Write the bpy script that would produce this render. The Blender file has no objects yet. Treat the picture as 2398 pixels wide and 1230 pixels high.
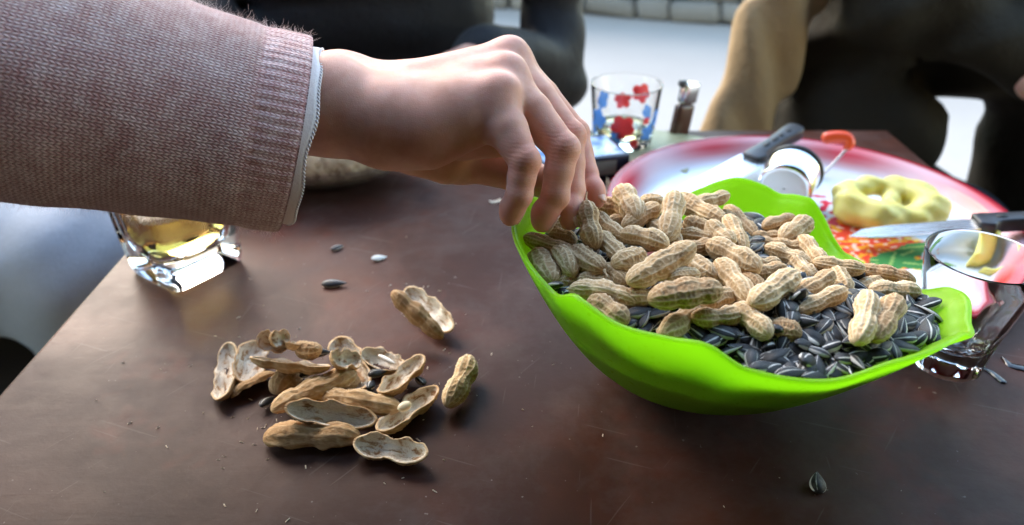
import bpy, math, random
import numpy as np
from mathutils import Vector, Matrix, noise

# ------------------------------------------------------------------ camera
scene = bpy.context.scene
PITCH = math.radians(31.0)
CAM_H = 0.288                       # metres above the table top (table top is z = 0)
F_PX, C_X, C_Y = 2398 * 26.0 / 36.0, 1199.0, 615.0   # photograph pixels
cam_data = bpy.data.cameras.new("camera")
cam = bpy.data.objects.new("camera", cam_data)
scene.collection.objects.link(cam)
cam.location = (0, 0, CAM_H)
cam.rotation_euler = (math.radians(90) - PITCH, 0, 0)
cam_data.sensor_width = 36.0
cam_data.lens = 26.0
cam_data.clip_start = 0.01
cam_data.clip_end = 300.0
cam_data.dof.use_dof = True
cam_data.dof.focus_distance = 0.37
cam_data.dof.aperture_fstop = 6.5
scene.camera = cam

# ------------------------------------------------------------------ light
SUN_EL = math.radians(32.0)
SUN_AZ = math.radians(-34.0)        # measured from +y towards +x
world = bpy.data.worlds.new("World")
scene.world = world
world.use_nodes = True
wn = world.node_tree.nodes
wl = world.node_tree.links
bg = wn["Background"]
sky = wn.new("ShaderNodeTexSky")
sky.sky_type = 'NISHITA'
sky.sun_disc = False
sky.sun_elevation = SUN_EL
sky.sun_rotation = SUN_AZ
sky.air_density = 1.7
sky.dust_density = 0.2
sky.ozone_density = 1.0
wl.new(sky.outputs[0], bg.inputs[0])
bg.inputs[1].default_value = 0.15
sun_data = bpy.data.lights.new("sun", 'SUN')
sun_data.energy = 1.05
sun_data.angle = math.radians(40.0)
sun_data.color = (1.0, 0.80, 0.60)
sun = bpy.data.objects.new("sun", sun_data)
scene.collection.objects.link(sun)
_sd = Vector((math.sin(SUN_AZ) * math.cos(SUN_EL), math.cos(SUN_AZ) * math.cos(SUN_EL), math.sin(SUN_EL)))
sun.rotation_euler = _sd.to_track_quat('Z', 'Y').to_euler()
sun.location = _sd * 5
scene.view_settings.view_transform = 'Standard'
scene.view_settings.look = 'None'
scene.view_settings.exposure = 2.72
scene.view_settings.gamma = 1.0
scene.view_settings.use_curve_mapping = False
scene.render.engine = 'CYCLES'
cy = scene.cycles
cy.use_denoising = True
cy.max_bounces = 10
cy.transmission_bounces = 10
cy.transparent_max_bounces = 12
cy.diffuse_bounces = 4
cy.glossy_bounces = 4
cy.sample_clamp_indirect = 6.0
cy.caustics_reflective = False
cy.caustics_refractive = True

random.seed(7)
RNG = np.random.default_rng(11)

# ------------------------------------------------------------------ pixel helpers
_c, _s = math.cos(PITCH), math.sin(PITCH)
def ray(px, py):
    u = (px - C_X) / F_PX; v = -(py - C_Y) / F_PX
    return np.array([u, _c + v * _s, -_s + v * _c])
def at_d(px, py, d):
    return np.array([0, 0, CAM_H]) + ray(px, py) * d
def at_z(px, py, z=0.0):
    r = ray(px, py); return np.array([0, 0, CAM_H]) + r * ((z - CAM_H) / r[2])
def at_y(px, py, y):
    r = ray(px, py); return np.array([0, 0, CAM_H]) + r * (y / r[1])
def depth_of(p):
    return p[1] * _c - (p[2] - CAM_H) * _s

# ------------------------------------------------------------------ object helpers
COL = scene.collection
def mesh_from(name, verts, faces, mats=None, smooth=True, fmat=None):
    me = bpy.data.meshes.new(name)
    me.from_pydata([tuple(map(float, v)) for v in verts], [], [tuple(map(int, f)) for f in faces])
    for m in (mats or []):
        me.materials.append(m)
    if smooth:
        me.polygons.foreach_set("use_smooth", [True] * len(me.polygons))
    if fmat is not None:
        me.polygons.foreach_set("material_index", [int(i) for i in fmat])
    me.update()
    return me
def obj(name, me, parent=None, loc=None, rot=None, scale=None):
    o = bpy.data.objects.new(name, me)
    COL.objects.link(o)
    if parent is not None: o.parent = parent
    if loc is not None: o.location = tuple(map(float, loc))
    if rot is not None: o.rotation_euler = rot
    if scale is not None: o.scale = tuple(map(float, scale))
    return o
def tag(o, label=None, cat=None, group=None, kind=None):
    if label: o["label"] = label
    if cat: o["category"] = cat
    if group: o["group"] = group
    if kind: o["kind"] = kind
    return o
def thing(name, label, cat, loc=(0, 0, 0), group=None):
    o = obj(name, None, None, loc)
    o.empty_display_size = 0.02
    return tag(o, label, cat, group)
def set_attr(me, name, vals):
    a = me.attributes.new(name, 'FLOAT', 'POINT')
    a.data.foreach_set("value", np.asarray(vals, dtype=np.float32))
def set_col(me, name, cols):
    a = me.color_attributes.new(name, 'FLOAT_COLOR', 'POINT')
    c4 = np.ones((len(cols), 4), dtype=np.float32); c4[:, :3] = cols
    a.data.foreach_set("color", c4.ravel())
def grid_faces(n, m, wrap_n=False, wrap_m=False, flip=False):
    fs = []
    for i in range(n if wrap_n else n - 1):
        for j in range(m if wrap_m else m - 1):
            a = i * m + j; b = i * m + (j + 1) % m
            c = ((i + 1) % n) * m + (j + 1) % m; d = ((i + 1) % n) * m + j
            fs.append((a, d, c, b) if flip else (a, b, c, d))
    return fs
def add_uv(me, fn):
    uv = me.uv_layers.new(name="uv")
    data = np.empty(len(me.loops) * 2, dtype=np.float32)
    li = np.empty(len(me.loops), dtype=np.int32); me.loops.foreach_get("vertex_index", li)
    data.reshape(-1, 2)[:] = fn(li)
    uv.data.foreach_set("uv", data)
def lathe(profile, n=64):
    """profile: list of (r, z) -> verts, faces (closed round z)."""
    vs = []
    for r, z in profile:
        for k in range(n):
            a = 2 * math.pi * k / n
            vs.append((r * math.cos(a), r * math.sin(a), z))
    fs = grid_faces(len(profile), n, wrap_m=True)
    return vs, fs
def smooth_curve(pts, n):
    """Catmull-Rom through pts, n samples."""
    P = np.asarray(pts, float); m = len(P)
    Q = np.vstack([2 * P[0] - P[1], P, 2 * P[-1] - P[-2]])
    out = []
    for t in np.linspace(0, m - 1 - 1e-9, n):
        i = int(t); f = t - i
        p0, p1, p2, p3 = Q[i], Q[i + 1], Q[i + 2], Q[i + 3]
        out.append(.5 * ((2 * p1) + (-p0 + p2) * f + (2 * p0 - 5 * p1 + 4 * p2 - p3) * f * f + (-p0 + 3 * p1 - 3 * p2 + p3) * f ** 3))
    return np.array(out)
def tube(path, radii, n=10, cap=True):
    P = np.asarray(path, float); R = np.broadcast_to(np.asarray(radii, float), (len(P),))
    T = np.gradient(P, axis=0); T /= np.linalg.norm(T, axis=1)[:, None] + 1e-12
    up = np.array([0, 0, 1.0])
    if abs(T[0] @ up) > .9: up = np.array([1.0, 0, 0])
    vs = []; fs = []
    b = np.cross(T[0], up); b /= np.linalg.norm(b)
    for i in range(len(P)):
        b = b - T[i] * (b @ T[i]); b /= np.linalg.norm(b)
        c = np.cross(T[i], b)
        for k in range(n):
            a = 2 * math.pi * k / n
            vs.append(P[i] + R[i] * (math.cos(a) * b + math.sin(a) * c))
    fs = grid_faces(len(P), n, wrap_m=True)
    if cap:
        fs.append(tuple(range(n - 1, -1, -1))); fs.append(tuple((len(P) - 1) * n + k for k in range(n)))
    return vs, fs
def rounded_box(sx, sy, sz, bev, seg=3):
    import bmesh
    bm = bmesh.new(); bmesh.ops.create_cube(bm, size=1.0)
    bmesh.ops.scale(bm, vec=(sx, sy, sz), verts=bm.verts)
    if bev > 0:
        bmesh.ops.bevel(bm, geom=bm.edges[:], offset=bev, segments=seg, profile=.5, affect='EDGES')
    bm.verts.index_update()
    vs = [tuple(v.co) for v in bm.verts]; fs = [tuple(v.index for v in f.verts) for f in bm.faces]
    bm.free()
    return vs, fs
def extrude_outline(pts2d, z0, z1, bev=0.0):
    """prism from a 2d outline (ccw), optional bevelled top edge."""
    import bmesh
    bm = bmesh.new()
    f = bm.faces.new([bm.verts.new((p[0], p[1], z0)) for p in pts2d])
    r = bmesh.ops.extrude_face_region(bm, geom=[f])
    for v in r['geom']:
        if isinstance(v, bmesh.types.BMVert): v.co.z = z1
    bmesh.ops.recalc_face_normals(bm, faces=bm.faces)
    if bev > 0:
        bmesh.ops.bevel(bm, geom=[e for e in bm.edges if e.calc_face_angle(0) > .8], offset=bev, segments=2, profile=.5, affect='EDGES')
    bm.verts.index_update()
    vs = [tuple(v.co) for v in bm.verts]; fs = [tuple(v.index for v in g.verts) for g in bm.faces]
    bm.free()
    return vs, fs
def frame_matrix(origin, xdir, zhint=(0, 0, 1)):
    x = Vector(xdir).normalized(); z = Vector(zhint)
    y = z.cross(x)
    if y.length < 1e-5: y = Vector((0, 1, 0)).cross(x)
    y.normalize(); z = x.cross(y)
    M = Matrix((x, y, z)).transposed().to_4x4(); M.translation = Vector(map(float, origin))
    return M

# ------------------------------------------------------------------ implicit surfaces
class Field:
    def __init__(self, lo, hi, h):
        self.lo = np.array(lo, float); self.h = h
        self.n = np.ceil((np.array(hi, float) - self.lo) / h).astype(int) + 1
        self.ax = [self.lo[i] + h * np.arange(self.n[i]) for i in range(3)]
        self.F = np.full(self.n, 0.2, dtype=np.float32)
    def _sub(self, lo, hi):
        sl = []
        for i in range(3):
            a = max(0, int((lo[i] - self.lo[i]) / self.h)); b = min(self.n[i], int((hi[i] - self.lo[i]) / self.h) + 2)
            sl.append(slice(a, max(b, a + 1)))
        X = self.ax[0][sl[0]][:, None, None].astype(np.float32); Y = self.ax[1][sl[1]][None, :, None].astype(np.float32); Z = self.ax[2][sl[2]][None, None, :].astype(np.float32)
        return tuple(sl), X, Y, Z
    def cone(self, a, b, r1, r2, k=0.004, F=None, sub=False):
        F = self.F if F is None else F
        a = np.asarray(a, float); b = np.asarray(b, float); m = max(r1, r2) + 3 * k + 4 * self.h
        sl, X, Y, Z = self._sub(np.minimum(a, b) - m, np.maximum(a, b) + m)
        ba = b - a; l2 = float(ba @ ba) + 1e-12
        t = np.clip(((X - a[0]) * ba[0] + (Y - a[1]) * ba[1] + (Z - a[2]) * ba[2]) / l2, 0, 1)
        d = np.sqrt((X - a[0] - t * ba[0]) ** 2 + (Y - a[1] - t * ba[1]) ** 2 + (Z - a[2] - t * ba[2]) ** 2) - (r1 + (r2 - r1) * t)
        A = F[sl]
        if sub:
            hh = np.maximum(k - np.abs(-A - d), 0) / k
            F[sl] = -(np.minimum(-A, d) - hh * hh * k * .25)
        else:
            hh = np.maximum(k - np.abs(A - d), 0) / k
            F[sl] = np.minimum(A, d) - hh * hh * k * .25
    def ball(self, a, r, k=0.004, F=None, sub=False):
        self.cone(a, np.asarray(a) + 1e-5, r, r, k, F, sub)
def smin(A, B, k):
    hh = np.maximum(k - np.abs(A - B), 0) / k
    return np.minimum(A, B) - hh * hh * k * .25
def surface_nets(F, lo, h):
    n = np.array(F.shape)
    S = F < 0
    c = np.zeros(n - 1, dtype=np.int8)
    corners = [(i, j, k) for i in (0, 1) for j in (0, 1) for k in (0, 1)]
    for i, j, k in corners:
        c += S[i:n[0] - 1 + i, j:n[1] - 1 + j, k:n[2] - 1 + k]
    act = (c > 0) & (c < 8)
    idx = np.argwhere(act)
    vid = np.full(n - 1, -1, dtype=np.int64); vid[act] = np.arange(len(idx))
    acc = np.zeros((len(idx), 3)); cnt = np.zeros(len(idx))
    val = {cc: F[idx[:, 0] + cc[0], idx[:, 1] + cc[1], idx[:, 2] + cc[2]] for cc in corners}
    for p in corners:
        for ax in range(3):
            if p[ax] == 0:
                q = list(p); q[ax] = 1; q = tuple(q)
                fa, fb = val[p], val[q]
                m = (fa < 0) != (fb < 0)
                t = np.zeros(len(idx)); t[m] = fa[m] / (fa[m] - fb[m])
                pos = np.array(p, float)[None, :].repeat(len(idx), 0); pos[:, ax] += t
                acc[m] += pos[m]; cnt[m] += 1
    V = (idx + acc / cnt[:, None]) * h + np.array(lo)
    faces = []
    for ax in range(3):
        o1, o2 = [(1, 2), (2, 0), (0, 1)][ax]
        sl0 = [slice(1, n[i] - 1) for i in range(3)]; sl1 = list(sl0)
        sl0[ax] = slice(0, n[ax] - 1); sl1[ax] = slice(1, n[ax])
        A = S[tuple(sl0)]; B = S[tuple(sl1)]
        e = np.argwhere(A != B)
        sgn = A[tuple(e.T)]
        base = e.copy(); base[:, o1] += 1; base[:, o2] += 1
        def cell(d1, d2):
            q = base.copy(); q[:, o1] -= d1; q[:, o2] -= d2
            return vid[q[:, 0], q[:, 1], q[:, 2]]
        Q = np.stack([cell(1, 1), cell(0, 1), cell(0, 0), cell(1, 0)], 1)
        Q[~sgn] = Q[~sgn][:, ::-1]
        faces.append(Q)
    return V, np.vstack(faces)
def relax(V, Fq, it=2, w=.5):
    E = np.vstack([Fq[:, [0, 1]], Fq[:, [1, 2]], Fq[:, [2, 3]], Fq[:, [3, 0]]])
    for _ in range(it):
        acc = np.zeros_like(V); cnt = np.zeros(len(V))
        for a, b in ((0, 1), (1, 0)):
            for d in range(3): acc[:, d] += np.bincount(E[:, a], V[E[:, b], d], len(V))
            cnt += np.bincount(E[:, a], minlength=len(V))
        V = V * (1 - w) + w * acc / np.maximum(cnt, 1)[:, None]
    return V

# ------------------------------------------------------------------ material helpers
class NB:
    """tiny node builder"""
    def __init__(self, name):
        self.m = bpy.data.materials.new(name); self.m.use_nodes = True
        self.t = self.m.node_tree; self.p = self.t.nodes["Principled BSDF"]; self.out = self.t.nodes["Material Output"]
    def n(self, typ, **kw):
        nd = self.t.nodes.new("ShaderNode" + typ)
        for k, v in kw.items():
            if k.startswith("i_"):
                key = k[2:]; key = int(key) if key.isdigit() else key
                self.set(nd.inputs[key], v)
            else: setattr(nd, k, v)
        return nd
    def set(self, sock, v):
        if isinstance(v, bpy.types.NodeSocket): self.t.links.new(v, sock)
        elif isinstance(v, tuple) and len(v) == 3 and sock.type == 'RGBA': sock.default_value = (*v, 1)
        else: sock.default_value = v
    def P(self, **kw):
        names = dict(base="Base Color", rough="Roughness", metal="Metallic", spec="Specular IOR Level", ior="IOR", trans="Transmission Weight",
                     sss="Subsurface Weight", sssr="Subsurface Radius", ssss="Subsurface Scale", normal="Normal", coat="Coat Weight", coatr="Coat Roughness", sheen="Sheen Weight", sheenr="Sheen Roughness", sheent="Sheen Tint", alpha="Alpha")
        for k, v in kw.items(): self.set(self.p.inputs[names[k]], v)
        return self
    def tc(self, which="Object"): return self.n("TexCoord").outputs[which]
    def noise(self, vec, scale, detail=4, rough=.55, dist=0.0):
        return self.n("TexNoise", i_Vector=vec, i_Scale=scale, i_Detail=detail, i_Roughness=rough, i_Distortion=dist).outputs["Fac"]
    def ramp(self, fac, stops, interp='LINEAR'):
        r = self.n("ValToRGB", i_Fac=fac); cr = r.color_ramp; cr.interpolation = interp
        while len(cr.elements) > 1: cr.elements.remove(cr.elements[-1])
        cr.elements[0].position = stops[0][0]; cr.elements[0].color = (*stops[0][1], 1)
        for p, c in stops[1:]:
            e = cr.elements.new(p); e.color = (*c, 1)
        return r.outputs[0]
    def math(self, op, a, b=None, c=None):
        nd = self.n("Math", operation=op); self.set(nd.inputs[0], a)
        if b is not None: self.set(nd.inputs[1], b)
        if c is not None: self.set(nd.inputs[2], c)
        return nd.outputs[0]
    def mix(self, fac, a, b, blend='MIX'):
        nd = self.n("Mix", data_type='RGBA', blend_type=blend)
        self.set(nd.inputs[0], fac); self.set(nd.inputs[6], a); self.set(nd.inputs[7], b)
        return nd.outputs[2]
    def maprange(self, v, a, b, c, d):
        return self.n("MapRange", i_0=v, i_1=a, i_2=b, i_3=c, i_4=d).outputs[0]
    def bump(self, h, strength=.5, dist=.001, normal=None):
        nd = self.n("Bump", i_Strength=strength, i_Distance=dist, i_Height=h)
        if normal is not None: self.set(nd.inputs["Normal"], normal)
        return nd.outputs[0]
    def attr(self, name, out="Fac"): return self.n("Attribute", attribute_name=name).outputs[out]
    def mapping(self, vec, scale=(1, 1, 1), rot=(0, 0, 0)):
        return self.n("Mapping", i_Vector=vec, i_Scale=scale, i_Rotation=rot).outputs[0]
def simple(name, base, rough=.5, **kw):
    return NB(name).P(base=base, rough=rough, **kw).m
# ================================================================== SETTING
GROUND_Z = -0.56
def m_ground():
    b = NB("pale_concrete"); v = b.tc()
    n1 = b.noise(v, 1.3, 5); n2 = b.noise(v, 60, 3)
    col = b.mix(b.math('MULTIPLY', n2, .3), b.ramp(n1, [(.3, (.28, .25, .222)), (.7, (.335, .30, .268))]), (.22, .21, .20))
    return b.P(base=col, rough=.9, normal=b.bump(n2, .3, .004)).m
g = obj("ground", mesh_from("ground", [(-60, -20, GROUND_Z), (60, -20, GROUND_Z), (60, 120, GROUND_Z), (-60, 120, GROUND_Z)], [(0, 1, 2, 3)], [m_ground()], False))
tag(g, "pale concrete street beyond the table", kind="structure")

def m_stone():
    b = NB("grey_stone"); v = b.tc()
    rnd = b.n("ObjectInfo").outputs["Random"]
    n = b.noise(v, 14, 6, .65)
    col = b.mix(n, b.ramp(rnd, [(0, (.05, .047, .043)), (1, (.22, .205, .185))]), (.20, .19, .175))
    return b.P(base=col, rough=.92, normal=b.bump(n, .6, .01)).m
M_STONE = m_stone()
# low rubble wall across the street, its stones built one by one where they can be seen
wall_a = at_z(1365, 30, GROUND_Z); wall_b = at_z(1740, 58, GROUND_Z)
wdir = (wall_b - wall_a); wdir[2] = 0; wdir /= np.linalg.norm(wdir)
wn_ = np.array([-wdir[1], wdir[0], 0])
wall = thing("stone_wall", "low grey rubble stone wall along the far side of the street", "wall", (wall_a[0], wall_a[1], GROUND_Z))
wall.rotation_euler = (0, 0, math.atan2(wdir[1], wdir[0]))
core_v, core_f = rounded_box(9.0, .34, .66, .02, 2)
obj("mortar_core", mesh_from("mortar_core", core_v, core_f, [simple("mortar", (.16, .155, .15), .95)], False), wall, (-.6, .22, .33))
stone_meshes = []
for k in range(5):
    vs, fs = rounded_box(1, 1, 1, .16, 2)
    vs = [tuple(np.array(p) * (1 + .14 * noise.noise(Vector(p) * 2.1 + Vector((k * 7.3, 0, 0))))) for p in vs]
    stone_meshes.append(mesh_from("stone", vs, fs, [M_STONE], True))
rs = random.Random(3)
zz = 0.0
for row in range(6):
    hh = .112 + rs.uniform(-.012, .012); xx = -3.6 + rs.uniform(0, .1)
    while xx < 2.6:
        ww = rs.uniform(.09, .26)
        obj("stone", rs.choice(stone_meshes), wall, (xx + ww / 2, .04 + rs.uniform(-.015, .015), zz + hh / 2), (rs.uniform(-.05, .05), rs.uniform(-.12, .12), rs.uniform(-.06, .06)), (ww * .97, .2, hh * rs.uniform(.85, 1.08)))
        xx += ww
    zz += hh

# unseen porch added to shape the light: roof slab, back wall (behind the camera)
M_LIGHT_BLOCK = simple("light_block_plaster", (.07, .06, .05), .9)
vs, fs = rounded_box(5.2, 2.6, .12, .01, 1)
o = obj("unseen_porch_roof", mesh_from("unseen_porch_roof", vs, fs, [M_LIGHT_BLOCK], False), None, (0, -.90, 1.68)); tag(o, "unseen porch roof slab added to block overhead light", kind="structure")
vs, fs = rounded_box(2.6, .2, 2.3, .01, 1)
o = obj("unseen_back_wall", mesh_from("unseen_back_wall", vs, fs, [M_LIGHT_BLOCK], False), None, (0, -1.55, GROUND_Z + 1.15)); tag(o, "unseen wall added behind the camera to cut front light", kind="structure")

for sx, nm in ((-1, "unseen_side_wall_left"), (1, "unseen_side_wall_right")):  # unseen side walls added to keep fill light off near faces
    vs, fs = rounded_box(.14, 1.5, 2.16, .01, 1)
    o = obj(nm, mesh_from(nm, vs, fs, [M_LIGHT_BLOCK], False), None, (sx * 1.16, -.69, GROUND_Z + 1.08)); tag(o, "unseen side wall added to cut fill light", kind="structure")

# ------------------------------------------------------------------ table
def m_table():
    b = NB("worn_dark_lacquer_wood"); v = b.tc()
    big = b.noise(v, 5.5, 5, .6, .4)
    grain = b.noise(b.mapping(v, (3, 22, 3)), 3.0, 6, .6, .5)
    fine = b.noise(v, 170, 4, .65)
    spots = b.noise(v, 34, 5, .7)
    base = b.ramp(big, [(.30, (.0200, .0095, .0076)), (.5, (.0480, .0180, .0122)), (.68, (.108, .0330, .0185))])
    base = b.mix(b.math('MULTIPLY', grain, .55), base, (.048, .0185, .0125))
    red = b.ramp(b.noise(v, 9, 4, .7), [(.60, (0, 0, 0)), (.72, (1, 1, 1))])
    base = b.mix(b.math('MULTIPLY', red, .65), base, (.105, .022, .011))
    wear_sheen = b.ramp(b.noise(v, 13, 6, .72, .15), [(.45, (0, 0, 0)), (.75, (1, 1, 1))])
    base = b.mix(b.math('MULTIPLY', wear_sheen, .32), base, (.135, .118, .112))  # worn dull patches, also greyed in colour to stand for sheen
    sc = b.n("TexVoronoi", feature='DISTANCE_TO_EDGE', i_Vector=b.mapping(v, (1, 1, 1), (0, 0, .5)), i_Scale=17.0).outputs[0]
    dots = b.ramp(b.noise(v, 260, 2, .5), [(.735, (0, 0, 0)), (.76, (1, 1, 1))])
    base = b.mix(b.math('MULTIPLY', dots, .35), base, (.30, .27, .25))
    for ang, sc_, th in ((.35, 5.0, .70), (-.9, 7.0, .715), (1.7, 6.0, .72)):
        st = b.ramp(b.noise(b.mapping(b.mapping(v, (1, 1, 1), (0, 0, ang)), (2.2, 60, 1)), sc_, 2, .45), [(th, (0, 0, 0)), (th + .015, (1, 1, 1))])
        base = b.mix(b.math('MULTIPLY', st, .13), base, (.22, .19, .175))
    rough = b.math('ADD', b.maprange(big, .3, .7, .50, .30), b.math('ADD', b.math('MULTIPLY', wear_sheen, .16), b.math('MULTIPLY', spots, .10)))
    hgt = b.math('ADD', b.math('MULTIPLY', fine, .35), b.math('ADD', b.math('MULTIPLY', grain, .5), b.math('MULTIPLY', spots, .9)))
    return b.P(base=base, rough=rough, spec=.11, normal=b.bump(hgt, .22, .0012)).m
M_TABLE = m_table()
TX0, TX1, TY0, TY1 = -.300, .405, -.06, .757
table = thing("table", "low dark brown lacquered wooden table with worn glossy top", "table", ((TX0 + TX1) / 2, (TY0 + TY1) / 2, GROUND_Z))
TZ = -GROUND_Z
vs, fs = rounded_box(TX1 - TX0, TY1 - TY0, .03, .0035, 3)
obj("tabletop", mesh_from("tabletop", vs, fs, [M_TABLE], False), table, (0, 0, TZ - .015))
for sx in (-1, 1):
    for sy in (-1, 1):
        vs, fs = rounded_box(.05, .05, TZ - .03, .004, 2)
        obj("leg", mesh_from("leg", vs, fs, [M_TABLE], False), table, (sx * (TX1 - TX0 - .16) / 2, sy * (TY1 - TY0 - .16) / 2, (TZ - .03) / 2))
for sy in (-1, 1):
    vs, fs = rounded_box(TX1 - TX0 - .2, .02, .07, .003, 1)
    obj("apron", mesh_from("apron", vs, fs, [M_TABLE], False), table, (0, sy * (TY1 - TY0 - .17) / 2, TZ - .066))
for sx in (-1, 1):
    vs, fs = rounded_box(.02, TY1 - TY0 - .2, .07, .003, 1)
    obj("apron", mesh_from("apron", vs, fs, [M_TABLE], False), table, (sx * (TX1 - TX0 - .17) / 2, 0, TZ - .066))
# ================================================================== BOWL
def m_bowl():
    b = NB("lime_green_plastic"); v = b.tc()
    n = b.noise(v, 40, 3)
    b.P(base=b.mix(n, (.31, .54, .030), (.35, .59, .036)), rough=b.maprange(b.noise(v, 300, 2), .3, .7, .26, .36), spec=.5)
    tr = b.n("BsdfTranslucent", i_Color=(.52, .86, .06))
    mx = b.n("MixShader", i_Fac=.68)
    b.t.links.new(b.p.outputs[0], mx.inputs[1]); b.t.links.new(tr.outputs[0], mx.inputs[2])
    b.t.links.new(mx.outputs[0], b.out.inputs[0])
    return b.m
BC = np.array([.114, .336]); BR = .114; BASE_R = .030; FOOT = np.array([-.012, .020])
RIM = [(-170, 1.0, .1075), (-163, 1.0, .1075), (-156, .995, .106), (-148, .985, .1035), (-140, 1.0, .1115), (-128, 1.005, .1085), (-118, .995, .1095), (-111, 1.0, .1115),
       (-101, 1.0, .1025), (-85, 1.0, .0985), (-71, 1.0, .1035), (-59, 1.005, .1035), (-46, .995, .098), (-38, 1.012, .0905), (-33, .99, .0905), (-26, .985, .0915), (-11, .98, .082),
       (4, .97, .063), (20, .98, .055), (33, .985, .0545), (38, .99, .060), (44, .995, .073), (49, 1.0, .0805), (54, 1.0, .080), (58, .995, .0785), (64, 1.0, .082), (72, 1.0, .0845), (79, 1.0, .080), (84, 1.0, .0745), (95, .99, .066),
       (115, .985, .066), (130, .99, .074), (145, .995, .088), (156, 1.0, .100), (167, 1.0, .103), (180, 1.0, .1065)]
_ra = np.array([r[0] for r in RIM], float)
def _per(col):
    vals = np.array([r[col] for r in RIM], float)
    A = np.concatenate([_ra - 360, _ra, _ra + 360]); Vv = np.tile(vals, 3)
    # monotone-ish cubic (PCHIP)
    hgt = np.diff(A); dl = np.diff(Vv) / hgt; m = np.zeros(len(A))
    for i in range(1, len(A) - 1):
        if dl[i - 1] * dl[i] > 0: m[i] = 2 / (1 / dl[i - 1] + 1 / dl[i])
    def f(x):
        i = int(np.clip(np.searchsorted(A, x) - 1, 0, len(A) - 2)); t = (x - A[i]) / hgt[i]
        return (2 * t ** 3 - 3 * t * t + 1) * Vv[i] + (t ** 3 - 2 * t * t + t) * hgt[i] * m[i] + (-2 * t ** 3 + 3 * t * t) * Vv[i + 1] + (t ** 3 - t * t) * hgt[i] * m[i + 1]
    return f
_rr, _rz = _per(1), _per(2)
B_EX = 1.6
def bowl_prof(s, R, z):   # s 0..1 from foot to rim; the scallops fade out below the rim
    Re = BR + (R - BR) * s ** 3; ze = .098 + (z - .098) * s ** 2.5
    return BASE_R + (Re - BASE_R) * s, .004 + (ze - .004) * (s ** B_EX)
def wall_s(a, z):
    lo_, hi_ = 0.0, 1.0
    for _ in range(18):
        m_ = (lo_ + hi_) / 2
        if bowl_prof(m_, BR * _rr(a), _rz(a))[1] < z: lo_ = m_
        else: hi_ = m_
    return hi_
NB_A = 288; NB_S = 30; TH = .0026
bv = []; prof_rows = []
def ring(fn, s=0.0):
    for k in range(NB_A):
        a = -180 + 360 * k / NB_A; ar = math.radians(a)
        r, z = fn(a)
        bv.append((BC[0] + FOOT[0] * (1 - s) + r * math.cos(ar), BC[1] + FOOT[1] * (1 - s) + r * math.sin(ar), z))
rows = 0
ring(lambda a: (.002, .003)); ring(lambda a: (BASE_R - .006, .003)); ring(lambda a: (BASE_R - .005, .0)); ring(lambda a: (BASE_R - .001, .0)); rows += 4
for i in range(NB_S + 1):
    s = i / NB_S
    ring(lambda a: bowl_prof(s, BR * _rr(a), _rz(a)), s); rows += 1
ring(lambda a: (BR * _rr(a) + .0003, _rz(a) + .0008), 1); ring(lambda a: (BR * _rr(a) - .0007, _rz(a) + .0016), 1); ring(lambda a: (BR * _rr(a) - .0020, _rz(a) + .0013), 1); rows += 3
for i in range(NB_S, -1, -1):
    s = i / NB_S
    def fn(a):
        r, z = bowl_prof(s, BR * _rr(a), _rz(a)); return (r - TH, z + TH * .45 if s < 1 else z)
    ring(fn, s); rows += 1
ring(lambda a: (.002, .0058)); rows += 1
bf = grid_faces(rows, NB_A, wrap_m=True)
o = obj("bowl", mesh_from("bowl", np.array(bv) - np.array([BC[0], BC[1], 0]), bf, [m_bowl()]), None, (BC[0], BC[1], 0.0004))
tag(o, "lime green plastic bowl with scalloped rim holding peanuts and sunflower seeds", "bowl")

# ================================================================== PEANUTS
def fbm(p, s=1.0):
    return noise.noise(p * s) + .5 * noise.noise(p * s * 2.1) + .25 * noise.noise(p * s * 4.3)
def peanut_radius(v, kind, q):
    x = v * 2 - 1
    end = max(0.0, 1 - abs(x) ** 2.6) ** .5
    if kind == 2: w = 1 - .24 * math.exp(-((v - .50 - q[0] * .05) / .13) ** 2) + q[1] * .09 * (v - .5)
    elif kind == 1: w = 1 + .0 * v
    else: w = 1 - .17 * math.exp(-((v - .34) / .075) ** 2) - .17 * math.exp(-((v - .67) / .075) ** 2)
    return .5 * end * w
def peanut_point(v, u, kind, q, seed):
    """unit peanut: x -.5...5, width about 1 -> returns outer point, ridge 0..1, normal direction"""
    r = peanut_radius(v, kind, q)
    so = Vector((seed * 3.7, seed * 1.3, 0))
    cu, su = math.cos(u), math.sin(u)
    wx = Vector((v * 2.4, cu * .9, su * .9)) + so
    wob = fbm(wx, 1.5) * .95
    nl = 11
    ph = u * nl / 2 + wob * 1.3
    lon = (1 - abs(math.sin(ph))) ** 2.4
    band = math.floor(ph / math.pi)
    cph = math.pi * (v * (13 if kind != 1 else 9) + .5 * (band % 2) + .8 * noise.noise(wx * 1.7) + .6 * noise.noise(wx * 3.1) + .23 * band)
    cro = (1 - abs(math.sin(cph))) ** 3.0
    ridge = max(lon, cro * .85)
    seam = math.exp(-(min(abs(u), abs(u - 2 * math.pi)) / .10) ** 2) + math.exp(-((u - math.pi) / .10) ** 2)
    ridge = max(ridge, seam)
    fade = min(1, max(0.0, (1 - abs(2 * v - 1)) * 6))
    disp = (.085 * ridge - .042) * (.25 + .75 * fade) + .055 * fbm(wx, 1.6) * fade + .020 * noise.noise(wx * 9.0)
    rr = max(0.0, r * (1 + disp * 1.6))
    bend = (q[2] * .16) * (1 - (2 * v - 1) ** 2)
    return (v - .5, rr * cu, rr * su * .97 + bend), ridge
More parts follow.
